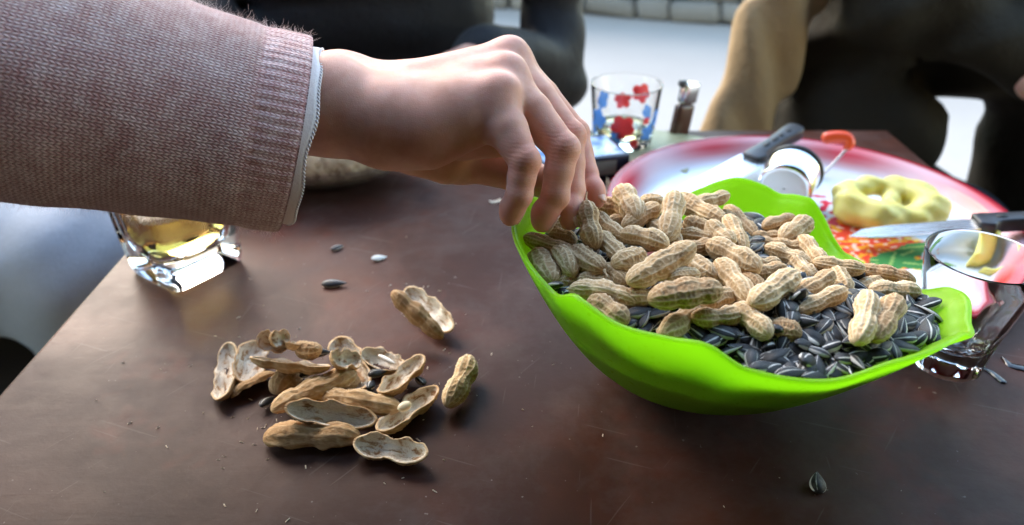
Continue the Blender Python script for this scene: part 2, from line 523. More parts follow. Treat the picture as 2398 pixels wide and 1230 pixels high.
def make_peanut(kind, seed, stem=False, NU=66, NV=84):
    rq = random.Random(seed); q = [rq.uniform(-1, 1) for _ in range(3)]
    vs = []; rg = []
    for i in range(NV):
        v = .5 - .5 * math.cos(math.pi * (i + .35) / (NV - .3))
        for k in range(NU):
            p, r = peanut_point(v, 2 * math.pi * k / NU, kind, q, seed)
            vs.append(p); rg.append(r)
    fs = grid_faces(NV, NU, wrap_m=True, flip=True)
    a = len(vs); vs.append((-.503, 0, 0)); rg.append(.2)
    fs += [(a, k, (k + 1) % NU) for k in range(NU)]
    # beak / stem end
    tipx = .53 if not stem else .60
    z0 = len(vs); base = (NV - 1) * NU
    steps = [(.505, .06), (.52, .045), (tipx, .028)] if not stem else [(.505, .09), (.54, .055), (.60, .035), (.66, .04), (.69, .03)]
    prev = base
    for j, (x, r) in enumerate(steps):
        s0 = len(vs)
        for k in range(NU):
            u = 2 * math.pi * k / NU; vs.append((x, r * math.cos(u) + (.02 * j if stem else 0), r * math.sin(u) + (.03 * j if stem else .01 * j))); rg.append(.6)
        fs += [(prev + k, s0 + k, s0 + (k + 1) % NU, prev + (k + 1) % NU) for k in range(NU)]
        prev = s0
    c = len(vs); vs.append((steps[-1][0] + .004, (.02 * len(steps) if stem else 0), .03 * len(steps) if stem else .03)); rg.append(.4)
    fs += [(prev + k, c, prev + (k + 1) % NU) for k in range(NU)]
    me = mesh_from("peanut", vs, fs, [M_PEANUT])
    set_attr(me, "ridge", rg)
    return me
def shell_col(b):
    v = b.tc("Object"); rnd = b.n("ObjectInfo").outputs["Random"]
    ridge = b.attr("ridge")
    n = b.noise(v, 3.2, 5, .6); n2 = b.noise(v, 22, 4, .7)
    lite = b.ramp(rnd, [(0, (.66, .46, .27)), (.35, (.81, .62, .39)), (1, (.86, .70, .47))])
    dark = b.ramp(rnd, [(0, (.32, .18, .08)), (.35, (.48, .30, .14)), (1, (.58, .39, .20))])
    col = b.mix(b.maprange(ridge, 0, .8, 0, 1), dark, lite)
    col = b.mix(b.math('MULTIPLY', b.maprange(n, .45, .75, 0, 1), .45), col, (.40, .22, .10))
    col = b.mix(b.math('MULTIPLY', b.maprange(n2, .5, .8, 0, 1), .35), col, (.30, .18, .09))
    spots = b.ramp(b.noise(v, 9, 2, .4), [(.74, (0, 0, 0)), (.78, (1, 1, 1))])
    col = b.mix(b.math('MULTIPLY', spots, .6), col, (.09, .05, .03))
    return col, n2
def m_peanut():
    b = NB("peanut_shell_tan"); col, n2 = shell_col(b)
    return b.P(base=col, rough=.78, spec=.3, normal=b.bump(n2, .35, .03)).m
M_PEANUT = m_peanut()
PEAN = {2: [make_peanut(2, 10 + k) for k in range(6)], 1: [make_peanut(1, 30 + k) for k in range(3)], 3: [make_peanut(3, 40 + k) for k in range(3)],
        's': [make_peanut(2, 60, True), make_peanut(1, 61, True)]}
# heap height (metres) at photograph pixels inside the bowl
HEAP = [(1290, 600, .096), (1400, 700, .096), (1560, 480, .098), (1600, 690, .107), (1700, 560, .099), (1760, 530, .078), (1850, 560, .078), (1900, 600, .083), (2070, 640, .074),
        (2000, 740, .098), (1950, 860, .0925), (2200, 720, .083), (2225, 775, .086), (1560, 780, .092), (1300, 540, .097), (1450, 490, .096), (1660, 470, .088), (1750, 840, .094), (1850, 700, .102), (2110, 820, .091), (1480, 600, .103)]
_hp = np.array(HEAP, float)
def heap_z(px, py):
    d2 = (_hp[:, 0] - px) ** 2 + ((_hp[:, 1] - py) * 1.6) ** 2 + 200.0
    w = 1 / d2 ** 1.5
    return float((w * _hp[:, 2]).sum() / w.sum())
G_P = "unshelled peanuts heaped in the green bowl"; L_P = "whole tan unshelled peanut lying in the heap inside the lime green bowl"
def place_px(me, name, cx, cy, L, W, ang, z, lift=0.0, roll=None, lmax=.040, lmin=.014, flip=False, label=None, cat="peanut", group=None, squash=.97):
    """lay a unit-length mesh so that it projects to centre (cx,cy), length L and width W in photograph pixels"""
    a = math.radians(ang); dx, dy = math.cos(a) * L / 2, -math.sin(a) * L / 2
    A = at_z(cx - dx, cy - dy, z + lift); B = at_z(cx + dx, cy + dy, z + lift)
    lo, hi = (A, B) if (cy - dy) > (cy + dy) else (B, A)
    lop = (cx - dx, cy - dy) if lo is A else (cx + dx, cy + dy); hip = (cx + dx, cy + dy) if lo is A else (cx - dx, cy - dy)
    ln = np.linalg.norm(hi - lo)
    d = depth_of(at_z(cx, cy, z + lift)); width = W * d / F_PX
    lm = min(lmax, max(lmin, width * 3.2))
    if ln > lm:
        # raise the far end along its ray until the length fits
        best = hi
        for t in np.linspace(1.0, .55, 140):
            q = np.array([0, 0, CAM_H]) + (hi - np.array([0, 0, CAM_H])) * t
            best = q
            if np.linalg.norm(q - lo) <= lm: break
            if t < .999 and np.linalg.norm(q - lo) > np.linalg.norm(np.array([0, 0, CAM_H]) + (hi - np.array([0, 0, CAM_H])) * (t + .0035) - lo): break
        hi = best
    c = (lo + hi) / 2; x = (hi - lo) if not flip else (lo - hi)
    ln = np.linalg.norm(x)
    M = frame_matrix(c, x)
    if roll is None: roll = random.uniform(0, 6.28)
    M = M @ Matrix.Rotation(roll, 4, 'X') @ Matrix.Diagonal((ln, width, width * squash, 1))
    o = obj(name, me); o.matrix_world = M
    tag(o, label, cat, group)
    return o
# cx, cy, length, width, angle, kind, lift(mm), note
PN = [(1472, 477, 78, 58, -60, 2, 9, 0), (1500, 508, 92, 42, 30, 2, 5, 0), (1527, 478, 60, 42, 0, 1, 0, 0), (1572, 507, 108, 50, 80, 2, 4, 0), (1640, 490, 122, 52, -28, 2, 4, 0), (1665, 467, 80, 38, 15, 2, 6, 0),
      (1633, 527, 58, 50, -20, 1, 4, 0), (1688, 545, 68, 47, -40, 2, 3, 0), (1722, 548, 84, 42, -65, 2, 1, 0), (1735, 520, 95, 38, -45, 2, 0, 0), (1638, 556, 90, 38, -10, 2, 0, 0), (1510, 562, 110, 54, -15, 2, 6, 0),
      (1556, 546, 84, 42, -35, 2, 0, 0), (1428, 535, 95, 42, -40, 2, 3, 0), (1430, 580, 86, 46, -42, 2, 2, 0), (1318, 556, 64, 37, -15, 2, 2, 0), (1288, 575, 120, 44, -18, 2, 2, 0), (1273, 625, 78, 58, -60, 1, 0, 0),
      (1321, 615, 66, 50, -55, 1, 2, 0), (1378, 608, 84, 55, -35, 's', 3, 0), (1473, 607, 72, 54, 20, 1, 1, 0), (1548, 617, 170, 60, 30, 3, 6, 0), (1640, 582, 66, 42, 10, 2, 0, 0), (1718, 602, 130, 60, -28, 2, 6, 0),
      (1648, 628, 74, 54, -40, 1, 1, 0), (1600, 647, 74, 34, 8, 's', 3, 1), (1717, 660, 114, 57, -52, 2, 4, 0), (1395, 660, 84, 40, -5, 2, -2, 0), (1440, 645, 64, 42, -35, 2, -2, 0), (1335, 657, 60, 36, 10, 2, -3, 0),
      (1413, 694, 154, 56, -12, 3, 2, 0), (1515, 690, 115, 50, 5, 2, -2, 0), (1605, 690, 164, 66, 8, 3, 3, 0), (1680, 702, 80, 44, 20, 2, -3, 0), (1424, 731, 98, 62, -30, 2, 1, 0), (1590, 755, 105, 58, 40, 2, 2, 0),
      (1582, 796, 84, 30, 0, 2, -3, 0), (1680, 738, 115, 52, 5, 2, 0, 0), (1762, 752, 104, 54, -40, 2, 2, 0), (1757, 667, 64, 42, -35, 1, -2, 0), (1812, 677, 118, 64, 35, 2, 5, 0), (1905, 668, 98, 50, 32, 2, 2, 0),
      (1800, 637, 80, 42, 10, 2, 0, 0), (1885, 627, 70, 48, -50, 2, 0, 0), (1970, 660, 58, 48, -60, 1, 1, 0), (1965, 622, 118, 42, -8, 2, 5, 0), (2075, 645, 134, 38, -12, 3, 8, 0), (2035, 668, 56, 42, 20, 1, 2, 0),
      (2095, 682, 115, 52, -3, 2, 4, 0), (2018, 744, 114, 58, 78, 2, 3, 0), (2073, 747, 108, 58, 60, 2, 5, 2), (1925, 705, 118, 42, 25, 2, 1, 0), (1838, 775, 78, 50, -15, 1, 0, 0), (1825, 522, 74, 34, 15, 2, 4, 0),
      (1862, 540, 74, 50, 35, 2, 4, 0), (1797, 550, 62, 26, 0, 2, 2, 0), (1830, 574, 124, 38, -8, 3, 3, 0), (1845, 598, 108, 44, -20, 2, 3, 0), (1903, 592, 84, 47, -50, 2, 0, 0), (1793, 620, 66, 38, 10, 2, -2, 0),
      (1305, 522, 50, 36, 20, 1, 2, 0), (1440, 490, 76, 42, -20, 2, 2, 0), (1455, 520, 60, 38, 10, 2, -2, 0), (1700, 622, 66, 40, 10, 2, -5, 0), (1560, 655, 80, 40, 0, 2, -6, 0), (1480, 650, 80, 40, 15, 2, -6, 0), (1375, 640, 80, 40, -20, 2, -6, 0), (1590, 590, 80, 40, -20, 2, -5, 0), (1960, 700, 70, 40, 5, 2, -6, 0), (1680, 505, 80, 40, -10, 2, -6, 0)]
P_LAB = {(1472, 477): "rounded peanut standing upright on top of the heap beside the index finger", (1378, 608): "peanut with a curled stem lying just below the peanut held by the hand",
  (1600, 647): "small slim peanut with a pointed stem lying on the heap in the bowl", (1548, 617): "long three lobed peanut lying aslant across the middle of the heap",
  (1605, 690): "long straight peanut lying level at the near edge of the heap above the seeds", (1413, 694): "long peanut lying along the near rim of the bowl beside the rim notch",
  (1424, 731): "plump peanut leaning on the inner side of the near bowl rim", (2018, 744): "upright peanut lying on the seeds with another leaning against it",
  (2073, 747): "slanted peanut leaning against the upright one on the seeds", (2095, 682): "plump peanut lying by the far rim in front of the empty glass", (2075, 645): "long peanut lying across the far rim of the bowl toward the empty glass",
  (1590, 755): "peanut pointing down into the seeds at the near rim of the bowl", (1665, 467): "peanut lying against the far inner wall of the bowl under the steel cup", (1273, 625): "stubby green tinted peanut pressed against the bowl wall under the little finger"}
for i, (cx_, cy_, L_, W_, an_, kd_, lf_, nt_) in enumerate(PN):
    me = PEAN[kd_][i % len(PEAN[kd_])]
    lab = P_LAB.get((cx_, cy_), L_P)
    place_px(me, "peanut", cx_, cy_, L_ * 1.08, W_ * 1.14, an_, heap_z(cx_, cy_) + .001, lf_ * .001, label=lab, group=(G_P if lab == L_P else None), flip=(an_ < 0 and kd_ == 's'))
# a red kernel that shows between the shells
vs, fs = [], []
for i in range(12):
    t = math.pi * (i + .5) / 12
    for k in range(18):
        u = 2 * math.pi * k / 18
        vs.append((-.5 * math.cos(t), .5 * math.sin(t) ** .9 * math.cos(u), .5 * math.sin(t) ** .9 * math.sin(u)))
fs = grid_faces(12, 18, wrap_m=True, flip=True) + [tuple(range(18)), tuple(11 * 18 + k for k in range(17, -1, -1))]
_b = NB("red_peanut_skin"); _v = _b.tc(); _b.P(base=_b.mix(_b.noise(_v, 6, 4), (.20, .045, .04), (.32, .085, .065)), rough=.5)
KERNEL = mesh_from("peanut_kernel", vs, fs, [_b.m])
place_px(KERNEL, "peanut_kernel", 1524, 604, 46, 30, 12, heap_z(1524, 604), .001, label="bare reddish peanut kernel showing between the peanuts in the bowl", cat="kernel")

# ================================================================== SUNFLOWER SEEDS
def m_seed():
    b = NB("striped_sunflower_husk"); st = b.attr("stripe"); v = b.tc()
    rnd = b.n("ObjectInfo").outputs["Random"]
    n = b.noise(v, 5, 4, .6)
    dk = b.mix(n, (.005, .005, .006), (.018, .018, .021))
    s = b.math('MULTIPLY', b.maprange(b.math('ADD', st, b.math('MULTIPLY', b.math('SUBTRACT', n, .5), .5)), .36, .56, 0, 1), b.maprange(rnd, 0, 1, .45, 1.0))
    col = b.mix(s, dk, (.70, .68, .64))
    fib = b.noise(b.mapping(v, (2, 30, 30)), 2, 3)
    return b.P(base=col, rough=.46, spec=.45, normal=b.bump(fib, .25, .02)).m
M_SEED = m_seed()
def make_seed(seed, NU=28, NV=16):
    rq = random.Random(seed); ph = rq.uniform(-.4, .4); bend = rq.uniform(-.06, .06); fat = rq.uniform(.85, 1.15)
    vs = []; st = []
    for i in range(NV):
        v = .5 - .5 * math.cos(math.pi * (i + .3) / (NV - .4))
        r = (math.sin(math.pi * v ** .78) ** .85) * (1 - .25 * v)
        for k in range(NU):
            u = 2 * math.pi * k / NU
            y = .5 * r * math.cos(u); z = .5 * r * math.sin(u)
            y = math.copysign(abs(y) ** 1.0, y)
            vs.append((v - .5, y, z * fat + bend * (1 - (2 * v - 1) ** 2)))
            w = math.cos(u)
            edge = max(0, 1 - abs(abs(w) - .97) / .09)
            mid = max(0, 1 - abs(abs(w + ph * .15) - .48) / .10)
            st.append(max(edge, mid * .85) * (1 if .06 < v < .97 else .2))
    fs = grid_faces(NV, NU, wrap_m=True, flip=True) + [tuple(range(NU)), tuple((NV - 1) * NU + k for k in range(NU - 1, -1, -1))]
    me = mesh_from("sunflower_seed", vs, fs, [M_SEED]); set_attr(me, "stripe", st)
    return me
SEEDS = [make_seed(100 + k) for k in range(7)]
SEED_ZONE = [(1452, 768), (1480, 728), (1540, 735), (1640, 772), (1720, 775), (1790, 790), (1860, 690), (1960, 690), (1985, 640), (2120, 705), (2205, 692), (2248, 750), (2255, 786), (2180, 815), (2100, 845), (1950, 888), (1860, 880), (1760, 862), (1680, 805), (1560, 790)]
def in_poly(x, y, P):
    c = False; j = len(P) - 1
    for i in range(len(P)):
        if ((P[i][1] > y) != (P[j][1] > y)) and (x < (P[j][0] - P[i][0]) * (y - P[i][1]) / (P[j][1] - P[i][1]) + P[i][0]): c = not c
        j = i
    return c
rs = random.Random(21)
G_S = "sunflower seeds in the green bowl"; L_S = "black and white striped sunflower seed lying among the seeds in the lime green bowl"
def seed_at(p, yaw, tilt, roll, L, W, me, label=L_S, group=G_S, thick=.62):
    M = Matrix.Translation(Vector(map(float, p))) @ Matrix.Rotation(yaw, 4, 'Z') @ Matrix.Rotation(tilt, 4, 'Y') @ Matrix.Rotation(roll, 4, 'X') @ Matrix.Diagonal((L, W, W * thick, 1))
    o = obj("sunflower_seed", me); o.matrix_world = M
    return tag(o, label, "seed", group)
def inside_bowl(p, margin):
    a = math.degrees(math.atan2(p[1] - BC[1], p[0] - BC[0])); R = BR * _rr(a); zr = _rz(a)
    s = wall_s(a, p[2])
    rad = math.hypot(p[0] - BC[0] - FOOT[0] * (1 - s), p[1] - BC[1] - FOOT[1] * (1 - s))
    if p[2] > zr - .004 + max(0, R - rad) * .45: return False
    return rad < bowl_prof(s, R, zr)[0] - TH - margin
pts = []
tries = 0
while len(pts) < 205 and tries < 20000:
    tries += 1
    if rs.random() < .9:
        x, y = rs.uniform(1440, 2250), rs.uniform(640, 890)
        if not in_poly(x, y, SEED_ZONE): continue
    else:
        x, y = rs.uniform(1735, 1800), rs.uniform(500, 590)
        if (x - 1765) ** 2 / 30 ** 2 + (y - 545) ** 2 / 40 ** 2 > 1: continue
    if any((x - a) ** 2 + ((y - b_) * 1.7) ** 2 < 24 ** 2 for a, b_, _ in pts): continue
    pts.append((x, y, 0))
for x, y, _ in pts:
    p = at_z(x, y, heap_z(x, y) - .001 + rs.uniform(-.002, .0025))
    L = rs.uniform(.0132, .0165)
    for _k in range(8):
        if inside_bowl(p, .0052): break
        p[:2] += (BC - p[:2]) * .05; p[2] -= .0015
    if not inside_bowl(p, .004): continue
    seed_at(p, rs.uniform(0, 6.28), rs.gauss(0, .30), rs.gauss(0, .45), L, L * rs.uniform(.48, .60), rs.choice(SEEDS))
seed_at(at_z(1296, 668, .1035), 2.4, .5, .5, .0125, .0066, SEEDS[2], "striped sunflower seed propped against the notch in the bowl rim", None)
# the mass of seeds underneath, too deep to pick apart
sv = np.array([v.co[:] for v in SEEDS[0].vertices]); sst = np.empty(len(sv), np.float32); SEEDS[0].attributes["stripe"].data.foreach_get("value", sst)
sf = [tuple(p.vertices) for p in SEEDS[0].polygons]
AV = []; AF = []; AS = []
cnt = 0
while cnt < 620:
    x, y = rs.uniform(1225, 2245), rs.uniform(455, 885)
    if x > 1640 and y < 478 + (x - 1640) * .36: continue
    p = at_z(x, y, heap_z(x, y) - rs.uniform(.004, .010))
    if not inside_bowl(p, .007): continue
    L = rs.uniform(.0115, .0145)
    M = np.array(Matrix.Translation(Vector(map(float, p))) @ Matrix.Rotation(rs.uniform(0, 6.28), 4, 'Z') @ Matrix.Rotation(rs.gauss(0, .4), 4, 'Y') @ Matrix.Rotation(rs.gauss(0, .6), 4, 'X') @ Matrix.Diagonal((L, L * .5, L * .33, 1)))
    o0 = len(AV) * len(sv)
    AV.append(sv @ M[:3, :3].T + M[:3, 3]); AF += [tuple(i + o0 for i in f) for f in sf]; AS.append(sst); cnt += 1
me = mesh_from("sunflower_seed_mass", np.vstack(AV), AF, [M_SEED]); set_attr(me, "stripe", np.concatenate(AS))
o = obj("sunflower_seed_mass", me); tag(o, "dense mass of striped sunflower seeds filling the green bowl under the peanuts", "seeds", kind="stuff")
# solid bed under the mass so that no light leaks from below
bedv = [(BC[0], BC[1], .068)]; 
for k in range(64):
    a = 360 * k / 64 - 180; ar = math.radians(a); R = BR * _rr(a); zr = _rz(a); zz_ = min(.066, zr - .014)
    s = wall_s(a, zz_); r = bowl_prof(s, R, zr)[0] - TH - .0012
    bedv.append((BC[0] + FOOT[0] * (1 - s) + r * math.cos(ar), BC[1] + FOOT[1] * (1 - s) + r * math.sin(ar), zz_))
for zq in (.045, .026):
    for k in range(64):
        a = 360 * k / 64 - 180; ar = math.radians(a); s = wall_s(a, zq); r = bowl_prof(s, BR * _rr(a), _rz(a))[0] - TH - .0016
        bedv.append((BC[0] + FOOT[0] * (1 - s) + r * math.cos(ar), BC[1] + FOOT[1] * (1 - s) + r * math.sin(ar), zq))
for k in range(64):
    a = math.radians(360 * k / 64 - 180); bedv.append((BC[0] + FOOT[0] + .024 * math.cos(a), BC[1] + FOOT[1] + .024 * math.sin(a), .012))
bedf = [(0, 1 + k, 1 + (k + 1) % 64) for k in range(64)]
for q_ in range(3): bedf += [(1 + 64 * q_ + k, 65 + 64 * q_ + k, 65 + 64 * q_ + (k + 1) % 64, 1 + 64 * q_ + (k + 1) % 64) for k in range(64)]
bedm = NB("packed_seeds"); _n = bedm.n("TexVoronoi", i_Vector=bedm.tc(), i_Scale=160.0).outputs[0]
bedm.P(base=bedm.ramp(_n, [(.2, (.05, .05, .05)), (.8, (.012, .012, .013))]), rough=.6, normal=bedm.bump(_n, .8, .004))
o = obj("seed_bed", mesh_from("seed_bed", bedv, bedf, [bedm.m])); tag(o, "packed seeds at the bottom of the green bowl", "seeds", kind="stuff")

# loose seeds on the table
def loose_seed(cx_, cy_, L, W, yaw, tilt, roll, me, label, z=.0022):
    return seed_at(at_z(cx_, cy_, z), yaw, tilt, roll, L, W, me, label, None)
loose_seed(1915, 1130, 0.0125, .0092, 1.35, -.25, .15, SEEDS[1], "single striped sunflower seed lying alone on the table in front of the bowl", .0030)
loose_seed(783, 664, .0185, .0078, .08, 0, .5, SEEDS[3], "dark sunflower seed with pale frayed edge lying on the table behind the shell pile", .0024)
loose_seed(790, 580, .0115, .0056, .7, 0, .3, SEEDS[4], "small grey sunflower husk lying on the table nearest the bag of grain", .0018)
_b = NB("pale_husk_inside"); _b.P(base=(.62, .62, .58), rough=.6)
HUSK = SEEDS[5].copy(); HUSK.materials.clear(); HUSK.materials.append(_b.m)
seed_at(at_z(888, 604, .0018), .45, .1, .4, .0125, .0062, HUSK, "pale split sunflower husk lying on the table between seeds and open shell", None, .4)
# ================================================================== REACHING PERSON (hand, sleeve, leg)
def m_skin():
    b = NB("skin"); v = b.tc()
    red = b.attr("red")
    n1 = b.noise(v, 45, 5, .6); n2 = b.noise(v, 900, 3, .6); wr = b.noise(b.mapping(v, (1.0, .5, 1.6)), 420, 3, .7, .6)
    wrk = b.attr("wrinkle")
    vor = b.n("TexVoronoi", feature='DISTANCE_TO_EDGE', i_Vector=v, i_Scale=1100.0).outputs[0]
    base = b.mix(b.maprange(n1, .40, .60, 0, 1), (.56, .285, .205), (.67, .375, .290))
    base = b.mix(b.math('MULTIPLY', red, .75), base, (.58, .185, .145))
    fold = b.n("TexWave", wave_type='BANDS', bands_direction='Z', i_Vector=v, i_Scale=170.0, i_Distortion=5.0, i_Detail=2.0).outputs["Fac"]
    h = b.math('ADD', b.math('MULTIPLY', vor, .45), b.math('ADD', b.math('MULTIPLY', wr, .5), b.math('MULTIPLY', b.math('MULTIPLY', fold, wrk), .9)))
    return b.P(base=base, rough=b.maprange(n2, .3, .7, .46, .60), spec=.34, sss=.55, sssr=(1.0, .36, .20), ssss=.0045, normal=b.bump(h, .30, .0006)).m
M_SKIN = m_skin()
J = lambda px, py, d: at_d(px, py, d)
fld = Field(at_d(560, 330, .40) - np.array([.01, .095, .085]), at_d(1420, 330, .40) + np.array([.03, .085, .095]), .00095)
# ---- palm and wrist
palm = fld.F
W1n, W1f = J(570, 270, .374), J(570, 240, .396)
W2n, W2f = J(800, 262, .379), J(800, 222, .404)
W3n, W3f = J(920, 278, .377), J(920, 235, .408)
fld.cone(W1n, W2n, .0205, .0202, .01); fld.cone(W1f, W2f, .0205, .0202, .01)
fld.cone(W2n, W3n, .0205, .0195, .012); fld.cone(W2f, W3f, .0205, .0180, .012)
MCP = dict(i=J(1192, 146, .423), m=J(1186, 148, .404), r=J(1176, 184, .385), p=J(1150, 234, .369))
CARP = dict(i=J(905, 232, .410), m=J(910, 228, .400), r=J(915, 240, .388), p=J(920, 262, .377))
RM = dict(i=.0115, m=.0120, r=.0118, p=.0120)
for f in 'imrp':
    fld.cone(CARP[f], MCP[f], .0150, RM[f], .009)
# palm body below the metacarpals
fld.cone(J(930, 300, .398), J(1110, 225, .398), .0185, .0150, .012)
fld.cone(J(930, 310, .385), J(1080, 262, .378), .0170, .0150, .012)
# hypothenar (near edge of the palm)
fld.cone(J(900, 305, .374), J(1000, 312, .372), .0170, .0150, .010)
fld.cone(J(1000, 312, .372), J(1100, 288, .368), .0150, .0118, .010)
# MCP knuckle heads
for f, (kx, ky, kd) in dict(m=(1200, 122, .401), r=(1196, 167, .382), p=(1184, 212, .367), i=(1206, 132, .420)).items():
    fld.ball(J(kx, ky, kd), .0056, .010)
# extensor tendons
fld.cone(J(960, 176, .384), J(1170, 134, .396), .003, .003, .010)
# ulnar head bump at the wrist
fld.ball(J(768, 196, .376), .0125, .016)
# ---- fingers
FNG = {
 'p': [MCP['p'], J(1228, 378, .357), J(1215, 456, .360), J(1195, 507, .365)],
 'r': [MCP['r'], J(1318, 350, .371), J(1299, 458, .372), J(1270, 521, .374)],
 'm': [MCP['m'], J(1334, 320, .391), J(1338, 446, .386), J(1335, 516, .380)],
 'i': [MCP['i'], J(1346, 312, .414), J(1373, 408, .406), J(1396, 469, .399)],
}
RAD = {'p': (.0112, .0075, .0064, .0049), 'r': (.0110, .0082, .0069, .0053), 'm': (.0110, .0082, .0071, .0053), 'i': (.0108, .0077, .0066, .0049)}
out = None
Fs = {}
for f in 'prmi':
    A = np.full(fld.n, .2, dtype=np.float32)
    P4, R4 = FNG[f], RAD[f]
    for k in range(3):
        mid = (P4[k] + P4[k + 1]) / 2; rm = (R4[k] + R4[k + 1]) / 2 * (1.10 if k == 0 else 1.0)
        fld.cone(P4[k], mid, R4[k], rm, .0014, A); fld.cone(mid, P4[k + 1], rm, R4[k + 1], .0014, A)
    # joint bumps on the back, pad on the palm side
    for k in (1, 2):
        t0 = (P4[k] - P4[k - 1]) / np.linalg.norm(P4[k] - P4[k - 1]); t1 = (P4[k + 1] - P4[k]) / np.linalg.norm(P4[k + 1] - P4[k])
        back = t0 - t1; back /= np.linalg.norm(back) + 1e-9
        fld.ball(P4[k] + back * R4[k] * .16, R4[k] * .92, .0025, A)
    td = (P4[3] - P4[2]) / np.linalg.norm(P4[3] - P4[2])
    t0 = (P4[2] - P4[1]) / np.linalg.norm(P4[2] - P4[1]); bk = t0 - td; bk -= td * (bk @ td); bk /= np.linalg.norm(bk) + 1e-9
    fld.ball((P4[2] * .3 + P4[3] * .7) - bk * R4[3] * .42, R4[3] * 1.0, .005, A)
    Fs[f] = A
# ---- thumb
A = np.full(fld.n, .2, dtype=np.float32)
TH_ = [J(935, 318, .410), J(1075, 370, .424), J(1225, 410, .425), J(1345, 452, .410)]
TR_ = (.0165, .0128, .0100, .0075)
for k in range(3): fld.cone(TH_[k], TH_[k + 1], TR_[k], TR_[k + 1], .006, A)
fld.ball(TH_[1], .0135, .006, A)
fld.cone(J(968, 372, .402), J(1040, 388, .412), .0085, .0100, .008, A)
Fs['t'] = A
fld.cone(J(1085, 318, .398), J(1180, 320, .396), .0125, .0105, .010)
# web between thumb and palm
fld.cone(J(1000, 335, .410), J(1150, 250, .416), .011, .009, .012)
tot = None
for f in 'prmit':
    U = smin(palm, Fs[f], .0075 if f != 't' else .009)
    tot = U if tot is None else smin(tot, U, .0011)
V, Q = surface_nets(tot, fld.lo, fld.h)
V = relax(V, Q, 2, .5)
me = mesh_from("hand", V, Q, [M_SKIN])
def near(P, c, r): return np.exp(-(np.linalg.norm(P - c, axis=1) / r) ** 2)
red = np.zeros(len(V)); wr = np.zeros(len(V))
for f in 'prmi':
    red += .55 * near(V, FNG[f][1], .011) + .4 * near(V, FNG[f][2], .008) + .75 * near(V, FNG[f][3], .010) + .45 * near(V, FNG[f][0], .013)
    wr += near(V, FNG[f][1], .010) + .6 * near(V, FNG[f][2], .007)
red += .7 * near(V, TH_[3], .014) + .35 * near(V, TH_[1], .02) + .3 * near(V, J(1000, 360, .375), .02)
set_attr(me, "red", np.clip(red, 0, 1)); set_attr(me, "wrinkle", np.clip(wr, 0, 1))
reach = thing("person", "person in a pale pink knitted sweater and grey blue jeans reaching for a peanut", "person", (-.75, .42, GROUND_Z))
ROFF = -np.array([-.75, .42, GROUND_Z])
def rp(name, me_): return obj(name, me_, reach, ROFF)
rp("hand", me)
# ---- fingernails
_b = NB("fingernail"); _b.P(base=(.74, .46, .38), rough=.28, spec=.5, sss=.3, sssr=(1, .4, .3), ssss=.002)
M_NAIL = _b.m
def nail(tip, prev, side, r, r0, w, L):
    ln = np.linalg.norm(tip - prev); td = (tip - prev) / ln; bk = np.asarray(side, float); bk = bk - td * (bk @ td); bk /= np.linalg.norm(bk)
    sx = np.cross(td, bk); vs = []; NUu, NVv = 11, 11
    s1 = r * .78; s0 = s1 - L
    for lay in (0, 1):
        for i in range(NVv):
            t = i / (NVv - 1)
            for k in range(NUu):
                q = (k / (NUu - 1) - .5) * 2
                ax_ = s0 + (s1 - s0) * t
                ax_ += (-.16 * L * q * q * t) + (.16 * L * q * q * (1 - t)) - (.0 if t > 0 else 0)
                rad = r + (r0 - r) * max(0.0, -ax_) / ln if ax_ < 0 else max(r * .80, math.sqrt(max(0.0, r * r - ax_ * ax_)))
                rad = rad + (.00095 if lay == 0 else -.0004) - .0003 * abs(q) ** 3
                ang = q * w
                vs.append(tip + td * ax_ + rad * (math.cos(ang) * bk + math.sin(ang) * sx))
    n = NUu * NVv
    fs = grid_faces(NVv, NUu) + [tuple(n + i for i in reversed(f)) for f in grid_faces(NVv, NUu)]
    edge = [k for k in range(NUu)] + [i * NUu + NUu - 1 for i in range(1, NVv)] + [(NVv - 1) * NUu + k for k in range(NUu - 2, -1, -1)] + [i * NUu for i in range(NVv - 2, 0, -1)]
    for a_, b_ in zip(edge, edge[1:] + edge[:1]): fs.append((b_, a_, n + a_, n + b_))
    return mesh_from("fingernail", vs, fs, [M_NAIL])
nailo = []
nailo.append(rp("fingernail", nail(FNG['m'][3], FNG['m'][2], (1.0, -.62, .10), RAD['m'][3], RAD['m'][2], .95, .0120)))
nailo.append(rp("fingernail", nail(FNG['i'][3], FNG['i'][2], (1.0, -.60, .30), RAD['i'][3], RAD['i'][2], .95, .0115)))
nailo.append(rp("fingernail", nail(FNG['r'][3], FNG['r'][2], (.9, .55, .15), RAD['r'][3], RAD['r'][2], .95, .0115)))
nailo.append(rp("fingernail", nail(FNG['p'][3], FNG['p'][2], (.9, .6, .15), RAD['p'][3], RAD['p'][2], .95, .0095)))
for o in nailo:
    o.parent = [c for c in reach.children if c.name.startswith("hand")][0]; o.location = (0, 0, 0)
# ---- the held peanut (a thing of its own)
held = obj("peanut", PEAN['s'][0])
hc = at_d(1384, 527, .375); hv = at_d(1366, 462, .384) - at_d(1396, 590, .367)
held.matrix_world = frame_matrix(hc, hv, (0, -1, .3)) @ Matrix.Rotation(2.0, 4, 'X') @ Matrix.Diagonal((.0290, .0136, .0132, 1))
tag(held, "tan peanut pinched between the fingertips just above the bowl", "peanut")

